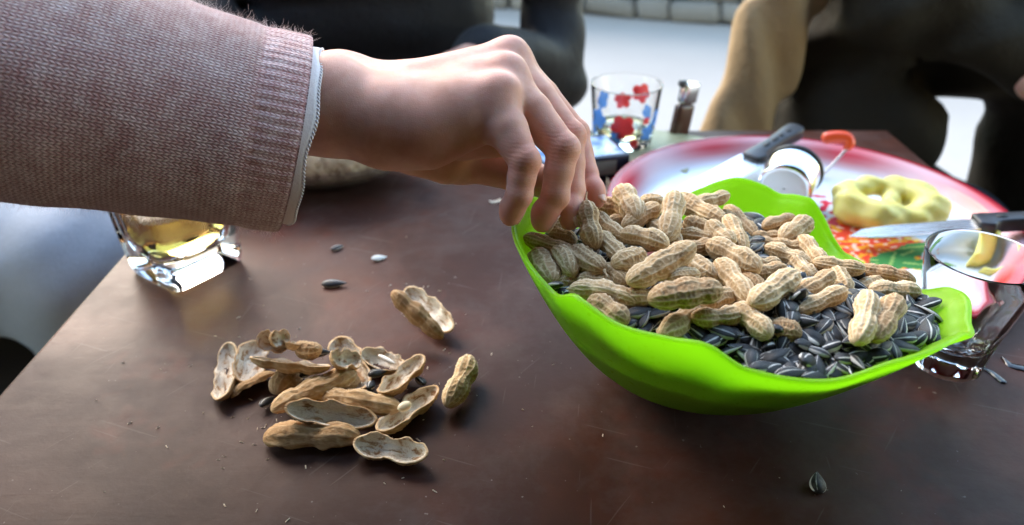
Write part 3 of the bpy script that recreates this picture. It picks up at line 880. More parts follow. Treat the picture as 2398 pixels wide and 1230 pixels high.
# ---- sleeve
def m_knit():
    b = NB("pink_wool_knit"); uv = b.n("UVMap").outputs[0]
    sep = b.n("SeparateXYZ", i_Vector=uv)
    nz = b.n("TexNoise", i_Vector=b.tc(), i_Scale=60.0, i_Detail=3.0).outputs["Color"]
    u = b.math('ADD', b.math('MULTIPLY', sep.outputs[0], 1.0), b.math('MULTIPLY', b.math('SUBTRACT', b.noise(b.tc(), 90, 3), .5), .55))
    v = b.math('ADD', b.math('MULTIPLY', sep.outputs[1], 1.0), b.math('MULTIPLY', b.math('SUBTRACT', b.noise(b.tc(), 75, 3), .5), .55))
    fu = b.math('SUBTRACT', b.math('FRACT', u), .5)
    au = b.math('ABSOLUTE', fu)                                  # 0 centre .. .5 edge
    vv = b.math('FRACT', b.math('SUBTRACT', v, b.math('MULTIPLY', au, 1.5)))
    leg = b.math('SUBTRACT', 1.0, b.math('ABSOLUTE', b.math('SUBTRACT', b.math('MULTIPLY', au, 4.0), 1.0)))   # peak in the middle of each V leg
    row = b.math('SINE', b.math('MULTIPLY', vv, math.pi))
    h = b.math('MULTIPLY', b.math('POWER', b.math('MAXIMUM', leg, 0.0), .6), b.math('POWER', row, .7))
    isrib = b.attr("rib")
    hh = b.math('MULTIPLY', h, b.maprange(isrib, 0, 1, 1.0, .35))
    fz = b.noise(b.tc(), 700, 4, .7); big = b.noise(b.tc(), 22, 4, .6)
    hgt = b.math('ADD', hh, b.math('MULTIPLY', fz, .55))
    pale = b.maprange(b.math('ADD', b.math('MULTIPLY', h, .8), b.math('MULTIPLY', b.math('SUBTRACT', b.noise(b.tc(), 160, 3), .5), 1.2)), .1, 1.0, 0, 1)
    col = b.mix(pale, (.50, .225, .222), (.97, .81, .82))
    col = b.mix(b.math('MULTIPLY', b.maprange(big, .5, .75, 0, 1), .30), col, (.70, .56, .57))
    return b.P(base=col, rough=.92, spec=.15, sheen=.8, sheenr=.45, sheent=(.95, .88, .88), normal=b.bump(hgt, .9, .0011)).m
M_KNIT = m_knit()
S1 = at_d(690, 317, .386); S0 = at_d(0, 172, .338)
ax = (S1 - S0); seg = np.linalg.norm(ax); ax /= seg
upv = np.array([0, _s, _c]); bv_ = upv - ax * (upv @ ax); bv_ /= np.linalg.norm(bv_); cv_ = np.cross(ax, bv_)
elbow = S0 - ax * .16
shoulder = np.array([-.70, .56, .36])
pathS = []
for t in np.linspace(0, 1, 150): pathS.append(S1 + (S0 - S1) * t)
bend = smooth_curve([S0, S0 - ax * .09, S0 - ax * .17 + np.array([-.005, .01, .008]), S0 - ax * .20 + np.array([-.05, .03, .06]), shoulder * .55 + (S0 - ax * .2) * .45 + np.array([-.02, 0, .02]), shoulder], 70)[1:]
pathS = np.array(pathS + list(bend))
Lc = np.concatenate([[0], np.cumsum(np.linalg.norm(np.diff(pathS, axis=0), axis=1))])
NU = 320
halfv = np.interp(Lc, [0, .02, .05, seg, seg + .15, seg + .3, Lc[-1]], [.0510, .0512, .0530, .0590, .066, .076, .085])
halfd = np.interp(Lc, [0, .02, .05, seg, seg + .15, seg + .3, Lc[-1]], [.0470, .0475, .0490, .056, .066, .076, .085])
vs = []; uvs = []; rib = []; T = np.gradient(pathS, axis=0); T /= np.linalg.norm(T, axis=1)[:, None]
b0 = bv_.copy()
RIBW = .0215; NRIB = 62
for i in range(len(pathS)):
    b0 = b0 - T[i] * (b0 @ T[i]); b0 /= np.linalg.norm(b0); c0 = np.cross(T[i], b0)
    isr = 1.0 if Lc[i] < RIBW else max(0.0, 1 - (Lc[i] - RIBW) / .003)
    for k in range(NU):
        a = 2 * math.pi * k / NU
        pn = Vector((math.cos(a) * 1.1, math.sin(a) * 1.1, Lc[i] * 16))
        rr_ = 1 + .030 * noise.noise(pn) + .016 * noise.noise(pn * 2.3) + .012 * math.sin(Lc[i] * 95 + a * 1.5 + 2 * math.sin(a)) * min(1, max(0, (Lc[i] - .05) / .06))
        rr_ += isr * (.016 * (abs(math.cos(a * NRIB / 2)) ** .7) - .010) - .012 * math.exp(-((Lc[i] - RIBW) / .004) ** 2)
        if Lc[i] < .002: rr_ -= .01 * (1 - Lc[i] / .002)
        vs.append(pathS[i] + rr_ * (halfv[i] * math.cos(a) * b0 + halfd[i] * math.sin(a) * c0)); uvs.append((k / NU * 112, Lc[i] / .0024)); rib.append(isr)
nr = len(pathS)
fs = grid_faces(nr, NU, wrap_m=True, flip=True)
# inner face of the cuff opening
b0 = bv_.copy(); c0 = np.cross(T[0], b0)
for j, (inset, dr) in enumerate([(.000, .965), (.010, .93), (.04, .92)]):
    s0 = len(vs)
    for k in range(NU):
        a = 2 * math.pi * k / NU
        vs.append(S1 - ax * inset + dr * (halfv[0] * math.cos(a) * b0 + halfd[0] * math.sin(a) * c0)); uvs.append((k / NU * 112, -j * 3.0)); rib.append(1.0)
    pr = 0 if j == 0 else s0 - NU
    fs += [(pr + k, s0 + k, s0 + (k + 1) % NU, pr + (k + 1) % NU) for k in range(NU)]
fs = [tuple(reversed(f)) for f in fs]
me = mesh_from("sweater_sleeve", vs, fs, [M_KNIT]); set_attr(me, "rib", rib)
uva = np.array(uvs, np.float32)
def uvfn(li):
    q = uva[li].reshape(-1, 4, 2).copy()
    m = (q[:, :, 0].max(1) - q[:, :, 0].min(1)) > 56
    for f in np.where(m)[0]: q[f, q[f, :, 0] < 56, 0] += 112
    return q.reshape(-1, 2)
add_uv(me, uvfn)
sleeve = rp("sweater_sleeve", me)
# ---- wool fuzz standing off the sleeve
rs2 = np.random.default_rng(5)
fv = []; ff = []
NF = 12000
SV = np.array(vs[:nr * NU]).reshape(nr, NU, 3)
for q in range(NF):
    i = int(rs2.integers(1, 150)); k = int(rs2.integers(0, NU))
    p = SV[i, k]; nrm = p - pathS[i]; nrm = nrm / np.linalg.norm(nrm)
    # more on top, where it catches the light
    L = rs2.uniform(.0010, .0040) * (1.5 if rs2.random() < .12 else 1)
    d = nrm + rs2.normal(0, .65, 3); d /= np.linalg.norm(d)
    curl = rs2.normal(0, 1, 3); curl /= np.linalg.norm(curl)
    w = .000042
    s1 = np.cross(d, curl); s1 /= np.linalg.norm(s1); s2 = np.cross(d, s1)
    base = len(fv); ns = 4
    for j in range(ns):
        t = j / (ns - 1); c = p - nrm * .0003 + d * L * t + curl * L * .75 * t * t + s1 * L * .25 * math.sin(t * 5 + q)
        for m_ in range(3):
            aa = m_ * 2.094; fv.append(c + w * (1 - .5 * t) * (math.cos(aa) * s1 + math.sin(aa) * s2))
    for j in range(ns - 1):
        for m_ in range(3):
            a = base + j * 3 + m_; b_ = base + j * 3 + (m_ + 1) % 3
            ff.append((a, b_, b_ + 3, a + 3))
_b = NB("wool_fibre"); _b.P(base=(.85, .76, .76), rough=.8)
tr = _b.n("BsdfTranslucent", i_Color=(.88, .80, .80)); mx = _b.n("MixShader", i_Fac=.5)
_b.t.links.new(_b.p.outputs[0], mx.inputs[1]); _b.t.links.new(tr.outputs[0], mx.inputs[2]); _b.t.links.new(mx.outputs[0], _b.out.inputs[0])
me = mesh_from("wool_fuzz", fv, ff, [_b.m]); o = rp("wool_fuzz", me); o.parent = sleeve; o.location = (0, 0, 0); o["kind"] = "stuff"
# ---- white lining cuff with overlocked edge
def m_lining():
    b = NB("white_lining"); v = b.tc(); n = b.noise(v, 500, 3)
    return b.P(base=(.82, .77, .78), rough=.85, normal=b.bump(n, .4, .0006)).m
M_LIN = m_lining()
vs = []; NL = 160; rowsL = []
for (off, sc) in [(-.020, .90), (-.006, .905), (0, .91), (.0025, .915), (.0046, .915), (.0050, .905), (.0046, .885), (0, .885), (-.02, .88)]:
    for k in range(NL):
        a = 2 * math.pi * k / NL
        wv = .0007 * math.sin(a * 5 + 1) + .0006 * math.sin(a * 9)
        vs.append(S1 + ax * (off + wv) + sc * (halfv[0] * math.cos(a) * bv_ + halfd[0] * math.sin(a) * cv_))
me = mesh_from("lining_cuff", vs, grid_faces(9, NL, wrap_m=True, flip=True), [M_LIN]); lin = rp("lining_cuff", me)
# overlock stitches: a fine twisted cord round the edge
vs = []; fs = []
cord = []
for k in range(1500):
    a = 2 * math.pi * k / 1500; wv = .0007 * math.sin(a * 5 + 1) + .0006 * math.sin(a * 9)
    sc = .905 + .008 * math.cos(a * 150); of = .0050 + .00035 * math.sin(a * 150)
    cord.append(S1 + ax * (of + wv) + sc * (halfv[0] * math.cos(a) * bv_ + halfd[0] * math.sin(a) * cv_))
vs, fs = tube(cord, .0006, 6, False)
me = mesh_from("overlock_stitching", vs, fs, [simple("white_thread", (.74, .72, .76), .8)]); o = rp("overlock_stitching", me); o.parent = lin; o.location = (0, 0, 0)

# ---- rest of this person: sweater body, head, jeans (mostly beyond the left of the picture)
def body_mesh(name, cones, h, mat, pad=.05, post=None, it=2):
    P = np.array([c[0] for c in cones] + [c[1] for c in cones]); R = max(max(c[2], c[3]) for c in cones)
    fl = Field(P.min(0) - R - pad, P.max(0) + R + pad, h)
    for c in cones: fl.cone(c[0], c[1], c[2], c[3], c[4] if len(c) > 4 else .04)
    if post is not None:
        X = fl.ax[0][:, None, None]; Y = fl.ax[1][None, :, None]; Z = fl.ax[2][None, None, :]
        fl.F = (fl.F + post(X, Y, Z)).astype(np.float32)
    V_, Q_ = surface_nets(fl.F, fl.lo, fl.h)
    return mesh_from(name, relax(V_, Q_, it), Q_, [mat])
def m_denim(name, c1, c2):
    b = NB(name); v = b.tc()
    n = b.noise(v, 9, 5, .6); tw = b.noise(b.mapping(v, (1, 1, 1), (.6, .4, .3)), 380, 3, .7)
    return b.P(base=b.mix(b.math('ADD', b.math('MULTIPLY', n, .7), b.math('MULTIPLY', tw, .4)), c1, c2), rough=.92, spec=.2, normal=b.bump(b.math('ADD', tw, b.math('MULTIPLY', b.noise(v, 24, 4), 2.0)), .5, .002)).m
M_GREYDENIM = m_denim("grey_blue_denim", (.26, .29, .33), (.58, .63, .70))
kn = at_z(170, 600, -.17)
hipc = np.array([-1.02, .50, -.16])
knee1 = np.array([-.485, .72, -.150]); knee2 = np.array([-.50, .985, -.17])
rp("jeans", body_mesh("jeans", [(np.array([-1.02, .80, -.15]), knee1, .10, .085), (np.array([-1.02, .88, -.15]), knee2 + np.array([-.02, -.06, 0]), .10, .078), (knee1, np.array([-.52, .70, -.50]), .072, .055), (knee2 + np.array([-.02, -.06, 0]), np.array([-.56, .90, -.50]), .072, .055), (np.array([-1.04, .62, -.12]), np.array([-1.04, .82, -.12]), .12, .12)], .011, M_GREYDENIM,
   post=lambda X, Y, Z: .004 * np.sin(X * 60 + Y * 25 + 2 * np.sin(Z * 30)) * np.sin(Z * 45 + Y * 18)))
rp("sweater_body", body_mesh("sweater_body", [(np.array([-1.02, .70, -.12]), np.array([-.92, .70, .30]), .15, .15), (np.array([-.92, .57, .36]), np.array([-.92, .83, .36]), .075, .075), (np.array([-.92, .58, .36]), np.array([-.71, .57, .36]), .085, .085), (np.array([-.92, .84, .35]), np.array([-.82, .90, .08]), .07, .055), (np.array([-.82, .90, .08]), np.array([-.70, .84, -.02]), .055, .045)], .012, M_KNIT))
rp("head", body_mesh("head", [(np.array([-.91, .70, .40]), np.array([-.88, .70, .52]), .055, .05), (np.array([-.86, .70, .60]), np.array([-.88, .70, .66]), .085, .095), (np.array([-.80, .70, .56]), np.array([-.82, .70, .60]), .05, .06), (np.array([-.765, .70, .605]), np.array([-.775, .70, .63]), .012, .009, .01)], .009, M_SKIN))
hair = rp("hair", body_mesh("hair", [(np.array([-.90, .70, .68]), np.array([-.92, .70, .64]), .10, .105), (np.array([-.95, .70, .60]), np.array([-.97, .70, .42]), .085, .06)], .010, simple("dark_hair", (.02, .015, .012), .5)))
# ================================================================== EMPTY SHELLS
def m_inner():
    b = NB("shell_inside"); v = b.tc(); rnd = b.n("ObjectInfo").outputs["Random"]
    off = b.n("VectorMath", operation='ADD'); b.t.links.new(v, off.inputs[0]); b.t.links.new(b.n("CombineXYZ", i_0=b.math('MULTIPLY', rnd, 9.0)).outputs[0], off.inputs[1])
    n = b.noise(off.outputs[0], 4.0, 5, .65, .6); n2 = b.noise(off.outputs[0], 14, 4, .7, 1.0)
    edge = b.attr("ridge")
    col = b.ramp(n, [(.34, (.30, .14, .065)), (.42, (.54, .36, .21)), (.48, (.82, .72, .58)), (.7, (.88, .82, .72))])
    vein = b.ramp(n2, [(.47, (0, 0, 0)), (.5, (1, 1, 1)), (.53, (0, 0, 0))])
    col = b.mix(b.math('MULTIPLY', vein, .45), col, (.30, .17, .10))
    col = b.mix(b.maprange(edge, .6, 1, 0, .8), col, (.50, .31, .16))
    return b.P(base=col, rough=.8, spec=.25, normal=b.bump(b.math('ADD', n, n2), .45, .03)).m
M_INNER = m_inner()
def m_shell():
    b = NB("dry_shell_brown"); col, n2 = shell_col(b)
    return b.P(base=b.mix(.35, col, (.50, .27, .11)), rough=.8, spec=.25, normal=b.bump(n2, .4, .03)).m
M_SHELL = m_shell()
def make_half(kind, seed, NU=26, NV=46, jag=1.7):
    rq = random.Random(seed); q = [rq.uniform(-1, 1) for _ in range(3)]; q[2] *= .4
    outer = []; inner = []; ro = []; ri = []
    for i in range(NV):
        v = .5 - .5 * math.cos(math.pi * (i + .35) / (NV - .3))
        for k in range(NU):
            t = k / (NU - 1)
            lip0 = .16 * jag * noise.noise(Vector((v * 7, seed, 0))); lip1 = .16 * jag * noise.noise(Vector((v * 7, seed + 9.3, 0)))
            u = math.pi + (lip0 + .08) + (math.pi - lip0 - lip1 - .16) * t
            p, r = peanut_point(v, u, kind, q, seed); p = np.array(p)
            rad = np.array([0, p[1], p[2]]); l = np.linalg.norm(rad) + 1e-6
            th = .032 + .012 * noise.noise(Vector((v * 9, u * 2, seed)))
            outer.append(p); ro.append(r)
            x2 = max(-.47, min(.47, p[0] * .955))
            rin = peanut_radius(v, kind, q) * (1 - .035 + .03 * noise.noise(Vector((v * 5, u, seed + 3))))
            pin = p - rad / l * min(th + .01, l * .6); pin[0] = x2
            inner.append(pin); ri.append(1.0 if (k in (0, NU - 1) or i in (0, NV - 1)) else 0.0)
    vs = outer + inner; n = len(outer)
    f1 = grid_faces(NV, NU, flip=True); f2 = [tuple(n + i for i in reversed(f)) for f in f1]
    fs = f1 + f2; fm = [0] * len(f1) + [1] * len(f2)
    edge = [k for k in range(NU)] + [i * NU + NU - 1 for i in range(1, NV)] + [(NV - 1) * NU + k for k in range(NU - 2, -1, -1)] + [i * NU for i in range(NV - 2, 0, -1)]
    for a_, b_ in zip(edge, edge[1:] + edge[:1]): fs.append((a_, b_, n + b_, n + a_)); fm.append(0)
    me = mesh_from("peanut_shell", vs, fs, [M_SHELL, M_INNER], True, fm)
    set_attr(me, "ridge", ro + ri)
    return me
# cx, cy, L, W, angle, kind, seed, roll(0 = open upwards, pi = dome up), centre height mm, label
PI = math.pi
SH = [(522, 868, 128, 62, 84, 2, 71, -.45, 8, "upright half peanut shell with ribbed whitish inside at the end of the pile"),
      (586, 846, 100, 66, 72, 1, 72, .35, 8, "short half shell open like a cup under the long shell in the pile"),
      (680, 846, 184, 56, -7, 3, 73, .55, 18, "long straight half shell lying open on top of the shell pile"),
      (818, 850, 132, 76, -66, 2, 75, -.1, 10, "dark rimmed half shell with another scrap of shell folded inside it"),
      (896, 838, 96, 66, -28, 1, 76, .1, 8, "small half shell holding a white splinter in the shell pile"),
      (938, 874, 128, 66, 43, 2, 77, -.25, 13, "half shell with pointed tip and white patches inside in the shell pile"),
      (735, 918, 214, 70, 25, 3, 78, PI, 9, "long curved half shell lying dome up across the middle of the pile"),
      (842, 945, 192, 58, -7, 3, 79, PI - .3, 6, "half shell lying on its belly beside the one with a cream kernel piece"),
      (953, 955, 168, 70, 38, 2, 80, -.2, 9, "wide open half shell holding a cream coloured kernel piece"),
      (775, 968, 214, 60, -8, 3, 81, -.4, 8.2, "half shell tipped open behind the plump front shell of the pile"),
      (731, 1026, 222, 84, 0, 2, 82, PI + .1, 3.5, "plump netted half shell lying dome up at the front of the pile"),
      (915, 1047, 172, 66, -10, 2, 83, -.25, 8.6, "open half shell with pale inside at the front of the pile"),
      (594, 905, 116, 42, 28, 2, 84, PI - .6, 3, "narrow half shell lying on its side at the foot of the pile"),
      (672, 892, 84, 60, 50, 1, 85, PI, 4, "brown half shell tucked under the long curved shell in the pile"),
      (800, 905, 90, 50, 20, 2, 92, PI, 3, "half shell hidden deep between the others in the pile"),
      (978, 737, 158, 46, -42, 3, 86, 1.9, 9, "outer half of the split peanut shell lying apart, seen from its netted back"),
      (1003, 724, 142, 56, -42, 3, 87, -.45, 10, "inner half of the split peanut shell lying apart, open and beige inside")]
for (cx_, cy_, L_, W_, an_, kd_, sd_, rl_, zz2, lab) in SH:
    place_px(make_half(kd_, sd_), "peanut_shell", cx_, cy_, L_ * 1.03, W_ * 1.10, an_, zz2 * .001, 0, roll=rl_, lmax=.062, label=lab, cat="shell", group="empty peanut shells on the table")
# crumpled scraps on top of the pile
def make_scrap(seed):
    rq = random.Random(seed); vs = []; n = 9
    for lay in (0, 1):
        for i in range(n):
            for k in range(n):
                x = i / (n - 1) - .5; y = k / (n - 1) - .5; r = max(.2, 1 - .35 * noise.noise(Vector((math.atan2(y, x) * 1.3, seed, 0))))
                z = 1.1 * (x * x * 1.5 - y * y * .4) + .35 * noise.noise(Vector((x * 3, y * 3, seed)))
                vs.append((x * r, y * r, z * .8 + (-.05 if lay else .0)))
    m = n * n; f1 = grid_faces(n, n); fs = f1 + [tuple(m + i for i in reversed(f)) for f in f1]
    edge = [k for k in range(n)] + [i * n + n - 1 for i in range(1, n)] + [(n - 1) * n + k for k in range(n - 2, -1, -1)] + [i * n for i in range(n - 2, 0, -1)]
    for a_, b_ in zip(edge, edge[1:] + edge[:1]): fs.append((b_, a_, m + a_, m + b_))
    me = mesh_from("shell_scrap", vs, fs, [M_INNER if seed % 2 else M_PEANUT, M_PEANUT], True); set_attr(me, "ridge", [.4] * len(vs)); return me
for (x, y, s_, z_, ry, rz, sd_, lab) in [(640, 800, .017, .020, .9, .3, 2, "crumpled tan scrap of shell standing on top of the pile"), (658, 792, .014, .023, 1.2, 1.1, 4, "pointed folded scrap of shell on top of the pile"),
        (688, 802, .014, .018, .4, 2.0, 3, "scrap of shell with white papery inside on the pile"), (813, 838, .020, .018, .5, .9, 6, "fibrous orange brown scrap folded inside the dark rimmed shell"), (655, 1, 0, 0, 0, 0, 0, None)]:
    if lab is None: continue
    o = obj("shell_scrap", make_half(1 if sd_ % 2 else 2, 200 + sd_, 16, 24, 3.0), None, at_z(x, y, z_), (ry, .5, rz), (s_ * 1.15, s_ * .8, s_ * .75)); tag(o, lab, "shell scrap")
o = place_px(PEAN[1][0], "peanut", 722, 815, 62, 46, -10, .016, 0, roll=.4, label="short broken peanut with brown patch at the back of the shell pile", cat="peanut")
o = place_px(PEAN[2][1], "peanut", 1074, 894, 128, 62, 64, .0085, 0, roll=1.2, lmax=.042, label="whole brown peanut lying alone on the table beside the shell pile", cat="peanut")
M_CREAM = simple("cream_kernel", (.76, .66, .46), .5, sss=.2, ssss=.003)
KC = KERNEL.copy(); KC.materials.clear(); KC.materials.append(M_CREAM)
place_px(KC, "peanut_kernel", 947, 952, 34, 24, 30, .0105, 0, roll=.3, squash=.6, label="cream coloured peanut kernel piece lying inside an open shell", cat="kernel")
M_WHITECH = simple("white_splinter", (.80, .77, .72), .6)
KW = KERNEL.copy(); KW.materials.clear(); KW.materials.append(M_WHITECH)
place_px(KW, "splinter", 905, 842, 44, 12, -28, .012, 0, roll=.3, label="thin white splinter lying in a small half shell", cat="splinter")
for (x, y, yaw, tl, rl, z_, lab) in [(626, 940, 1.2, .2, .3, .0035, "dark sunflower seed at the foot of the shell pile beside the curved shell"), (752, 826, .2, .1, .8, .012, "striped sunflower seed at the end of the long straight shell on the pile"), (869, 900, 1.5, .3, .4, .008, "pale striped sunflower seed between the open shells of the pile"),
        (884, 874, .6, .2, .5, .009, "dark sunflower seed wedged beside the pointed half shell"), (983, 890, 2.2, .1, .3, .005, "dark sunflower husk peeping out behind the pointed half shell"), (722, 872, .9, .1, .2, .010, "striped sunflower seed under the curved shell of the pile")]:
    seed_at(at_z(x, y, z_), yaw, tl, rl, .0125, .0064, random.choice(SEEDS), lab, None)
# crumbs and flecks: uncountable
cv = []; cf = []
rc = random.Random(8)
spots = [(rc.uniform(80, 2380), rc.uniform(470, 1225)) for _ in range(34)] + [(rc.gauss(770, 150), rc.gauss(930, 80)) for _ in range(150)] + [(rc.gauss(1000, 60), rc.gauss(700, 40)) for _ in range(14)] + [(289, 850), (615, 1003), (560, 790), (700, 770), (2110, 1150), (1825, 1120)]
for (x, y) in spots:
    if x < 330 and y < 900 - (x) * 1.05 + 60: continue
    p = at_z(x, y, 0); s_ = rc.uniform(.0002, .0006); L_ = rc.uniform(1, 3); a = rc.uniform(0, 6.28)
    if p[0] < TX0 + .01: continue
    b0_ = len(cv)
    for (i, k, h_) in [(-1, -.5, 0), (1, -.6, 0), (1.2, .5, 0), (-.8, .6, 0), (-.4, -.1, .8), (.6, .1, .6)]:
        cv.append((p[0] + s_ * (L_ * i * math.cos(a) - k * math.sin(a)), p[1] + s_ * (L_ * i * math.sin(a) + k * math.cos(a)), .0003 + s_ * h_))
    cf += [tuple(b0_ + q for q in f) for f in [(0, 1, 5, 4), (1, 2, 5), (2, 3, 4, 5), (3, 0, 4)]]
o = obj("crumbs", mesh_from("crumbs", cv, cf, [simple("crumb", (.66, .54, .42), .8)], False)); tag(o, "tiny pale crumbs and flecks scattered over the table top", "crumbs", kind="stuff")
# wet drips on the table
def drip(pts, wid, label):
    P = smooth_curve([at_z(x, y, 0) for x, y in pts], 22); vs = []; T_ = np.gradient(P, axis=0); T_ /= np.linalg.norm(T_, axis=1)[:, None]
    W_ = np.interp(np.linspace(0, 1, 22), np.linspace(0, 1, len(wid)), wid); pr = [(-1, .0002), (-.8, .0007), (-.3, .0011), (.3, .0011), (.8, .0007), (1, .0002)]
    for i in range(22):
        n_ = np.array([-T_[i][1], T_[i][0], 0])
        for (k, z_) in pr: vs.append(P[i] + n_ * k * W_[i] * (1 + .25 * noise.noise(Vector((i * .4, k, 3)))) + np.array([0, 0, z_]))
    fs = grid_faces(22, 6) + [tuple(range(6)), tuple(21 * 6 + k for k in range(5, -1, -1))]
    _b = NB("wet_drip"); _b.P(base=(.012, .007, .006), rough=.04, spec=.6)
    o = obj("drip", mesh_from("drip", vs, fs, [_b.m])); tag(o, label, "drip")
drip([(2292, 862), (2320, 872), (2345, 892), (2356, 898)], (.0006, .002, .0026, .0012), "dark wet drip with a small tail on the table beside the empty glass")
drip([(2345, 838), (2372, 858), (2420, 866)], (.0006, .003, .004), "broader dark wet spill on the table behind the small drip")

# ================================================================== GLASSWARE
def m_glass(name, tint=(1, 1, 1), rough=.0):
    b = NB(name); b.P(base=tint, rough=rough, trans=1.0, ior=1.36, spec=.5); return b.m
def m_liquid(name, col, dens):
    b = NB(name); b.P(base=(1, 1, 1), rough=0, trans=1.0, ior=1.22)
    ab = b.n("VolumeAbsorption", i_Color=col, i_Density=dens); b.t.links.new(ab.outputs[0], b.out.inputs["Volume"]); return b.m
M_GLASS = m_glass("clear_glass", (.985, .995, .99))
def revolve(profile, shape_fn, n):
    vs = []
    for (r, z, e) in profile:
        for k in range(n):
            a = 2 * math.pi * k / n; q = shape_fn(a, e); vs.append((r * q * math.cos(a), r * q * math.sin(a), z))
    fs = grid_faces(len(profile), n, wrap_m=True)
    m = len(profile) - 1
    c0 = len(vs); vs.append((0, 0, profile[0][1])); c1 = len(vs); vs.append((0, 0, profile[-1][1]))
    fs += [(c0, (k + 1) % n, k) for k in range(n)] + [(c1, m * n + k, m * n + (k + 1) % n) for k in range(n)]
    return vs, fs
def squircle(a, e):
    return 1.0 / (abs(math.cos(a)) ** e + abs(math.sin(a)) ** e) ** (1 / e)
# square tumbler of tea
gl = thing("tea_glass", "square based glass tumbler half full of pale yellow tea under the pink sleeve", "glass", (-.2425, .4735, .0005))
gl.rotation_euler = (0, 0, math.radians(55)); gl.scale = (1.10, 1.10, 1.05)
prof = [(.010, .0008, 8), (.0245, .0, 8), (.0265, .0012, 9), (.0275, .006, 9), (.0295, .030, 8), (.0315, .060, 6), (.033, .088, 4), (.0326, .0892, 4), (.0312, .0892, 4), (.0305, .088, 3.6), (.0290, .060, 3.4), (.0272, .034, 3.2), (.0255, .0245, 3.0), (.0215, .0195, 2.6), (.012, .0172, 2.2)]
vs, fs = revolve(prof, squircle, 96); obj("tumbler", mesh_from("tumbler", vs, fs, [M_GLASS]), gl)
prof = [(.0118, .0174, 2.2), (.0213, .0197, 2.6), (.0253, .0247, 3.0), (.0270, .034, 3.2), (.0284, .0515, 3.3), (.0280, .0520, 3.3), (.015, .0520, 2.6)]
vs, fs = revolve(prof, squircle, 96); obj("tea", mesh_from("tea", vs, fs, [m_liquid("pale_tea", (.92, .80, .30), 38.0)]), gl)
# wine glass, fluted foot
def flute(a, e): return 1 - e * (.5 + .5 * math.cos(a * 10)) ** 2
wg = thing("drinking_glass", "small empty tapered drinking glass standing between the bowl lip and the tray", "glass", (.2665, .3585, .0005))
prof = [(.010, .0008, 0), (.0185, .0, .02), (.0200, .002, .05), (.0206, .010, .07), (.0222, .024, .055), (.0252, .042, .02), (.0290, .064, 0), (.0310, .0765, 0), (.0307, .0772, 0), (.0300, .0772, 0), (.0296, .0762, 0), (.0275, .064, 0), (.0225, .042, 0), (.0185, .026, 0), (.0165, .0190, 0), (.010, .0160, 0)]
vs, fs = revolve(prof, flute, 120); obj("tumbler", mesh_from("tumbler", vs, fs, [M_GLASS]), wg)
# flowered glass
fgp = np.array([.1126, .712]); FG_Z = .0052
fg = thing("flowered_glass", "clear straight glass printed with red and blue flowers at the far side of the table", "glass", (fgp[0], fgp[1], FG_Z))
prof = [(.010, .0008, 0), (.0285, 0, 0), (.0297, .0015, 0), (.0312, .020, 0), (.0350, .0590, 0), (.0352, .0600, 0), (.0340, .0600, 0), (.0336, .0590, 0), (.0298, .020, 0), (.0272, .0085, 0), (.012, .0070, 0)]
vs, fs = revolve(prof, lambda a, e: 1.0, 80); obj("tumbler", mesh_from("tumbler", vs, fs, [M_GLASS]), fg)
prof = [(.0118, .0072, 0), (.0270, .0087, 0), (.0285, .0150, 0), (.0281, .0153, 0), (.012, .0153, 0)]
vs, fs = revolve(prof, lambda a, e: 1.0, 64); obj("tea", mesh_from("tea", vs, fs, [m_liquid("weak_tea", (.9, .8, .4), 20.0)]), fg)
def petal_print(ang, z, R, n, mat, seed):
    """flower printed on the outside of the glass: flat lobed patch following the wall"""
    vs = []; N = 40; rad = lambda zz_: np.interp(zz_, [0, .020, .059], [.0297, .0312, .0350]) + .00025
    vs.append((0, 0)); rq = random.Random(seed)
    for k in range(N):
        t = 2 * math.pi * k / N; rr_ = R * 1.25 * (.55 + .45 * abs(math.cos(n * t / 2 + seed)) ** .45); vs.append((rr_ * math.cos(t), rr_ * math.sin(t)))
    out_ = [(rad(z + q[1]) * math.cos(ang + q[0] / .033), rad(z + q[1]) * math.sin(ang + q[0] / .033), z + q[1]) for q in vs]
    return mesh_from("flower_print", out_, [(0, 1 + k, 1 + (k + 1) % N) for k in range(N)], [mat])
def m_print(name, c):
    b = NB(name); b.P(base=c, rough=.4); tr = b.n("BsdfTranslucent", i_Color=c); mx = b.n("MixShader", i_Fac=.6)
    b.t.links.new(b.p.outputs[0], mx.inputs[1]); b.t.links.new(tr.outputs[0], mx.inputs[2]); b.t.links.new(mx.outputs[0], b.out.inputs[0]); return b.m
M_RED = m_print("print_red", (.85, .06, .06)); M_BLUE = m_print("print_blue", (.14, .36, .85))
for (an, z, R, n, m, sd) in [(-1.75, .026, .0105, 5, M_RED, 1), (-1.35, .0085, .0045, 5, M_RED, 2), (-2.6, .030, .0085, 5, M_BLUE, 3), (-3.0, .017, .007, 5, M_BLUE, 4), (-1.95, .014, .006, 4, M_BLUE, 5), (-.85, .018, .0075, 5, M_BLUE, 6), (-.45, .030, .008, 5, M_BLUE, 7), (.9, .040, .0095, 5, M_RED, 8), (1.5, .030, .008, 5, M_RED, 9), (.5, .022, .007, 5, M_BLUE, 10), (2.3, .032, .008, 5, M_BLUE, 12), (-1.0, .031, .0035, 4, M_RED, 11)]:
    obj("flower_print", petal_print(an, z, R, n, m, sd), fg)

# ================================================================== FAR SIDE OF THE TABLE
# olive packet under the flowered glass
pk = NB("olive_paper"); pk.P(base=pk.mix(pk.noise(pk.tc(), 30, 4), (.34, .32, .17), (.44, .42, .25)), rough=.6)
vs, fs = rounded_box(.115, .095, .0046, .0012, 2)
o = obj("paper_packet", mesh_from("paper_packet", vs, fs, [pk.m]), None, (.132, .703, .0026), (0, 0, -.45)); tag(o, "flat pale olive paper packet lying under the flowered glass", "packet")
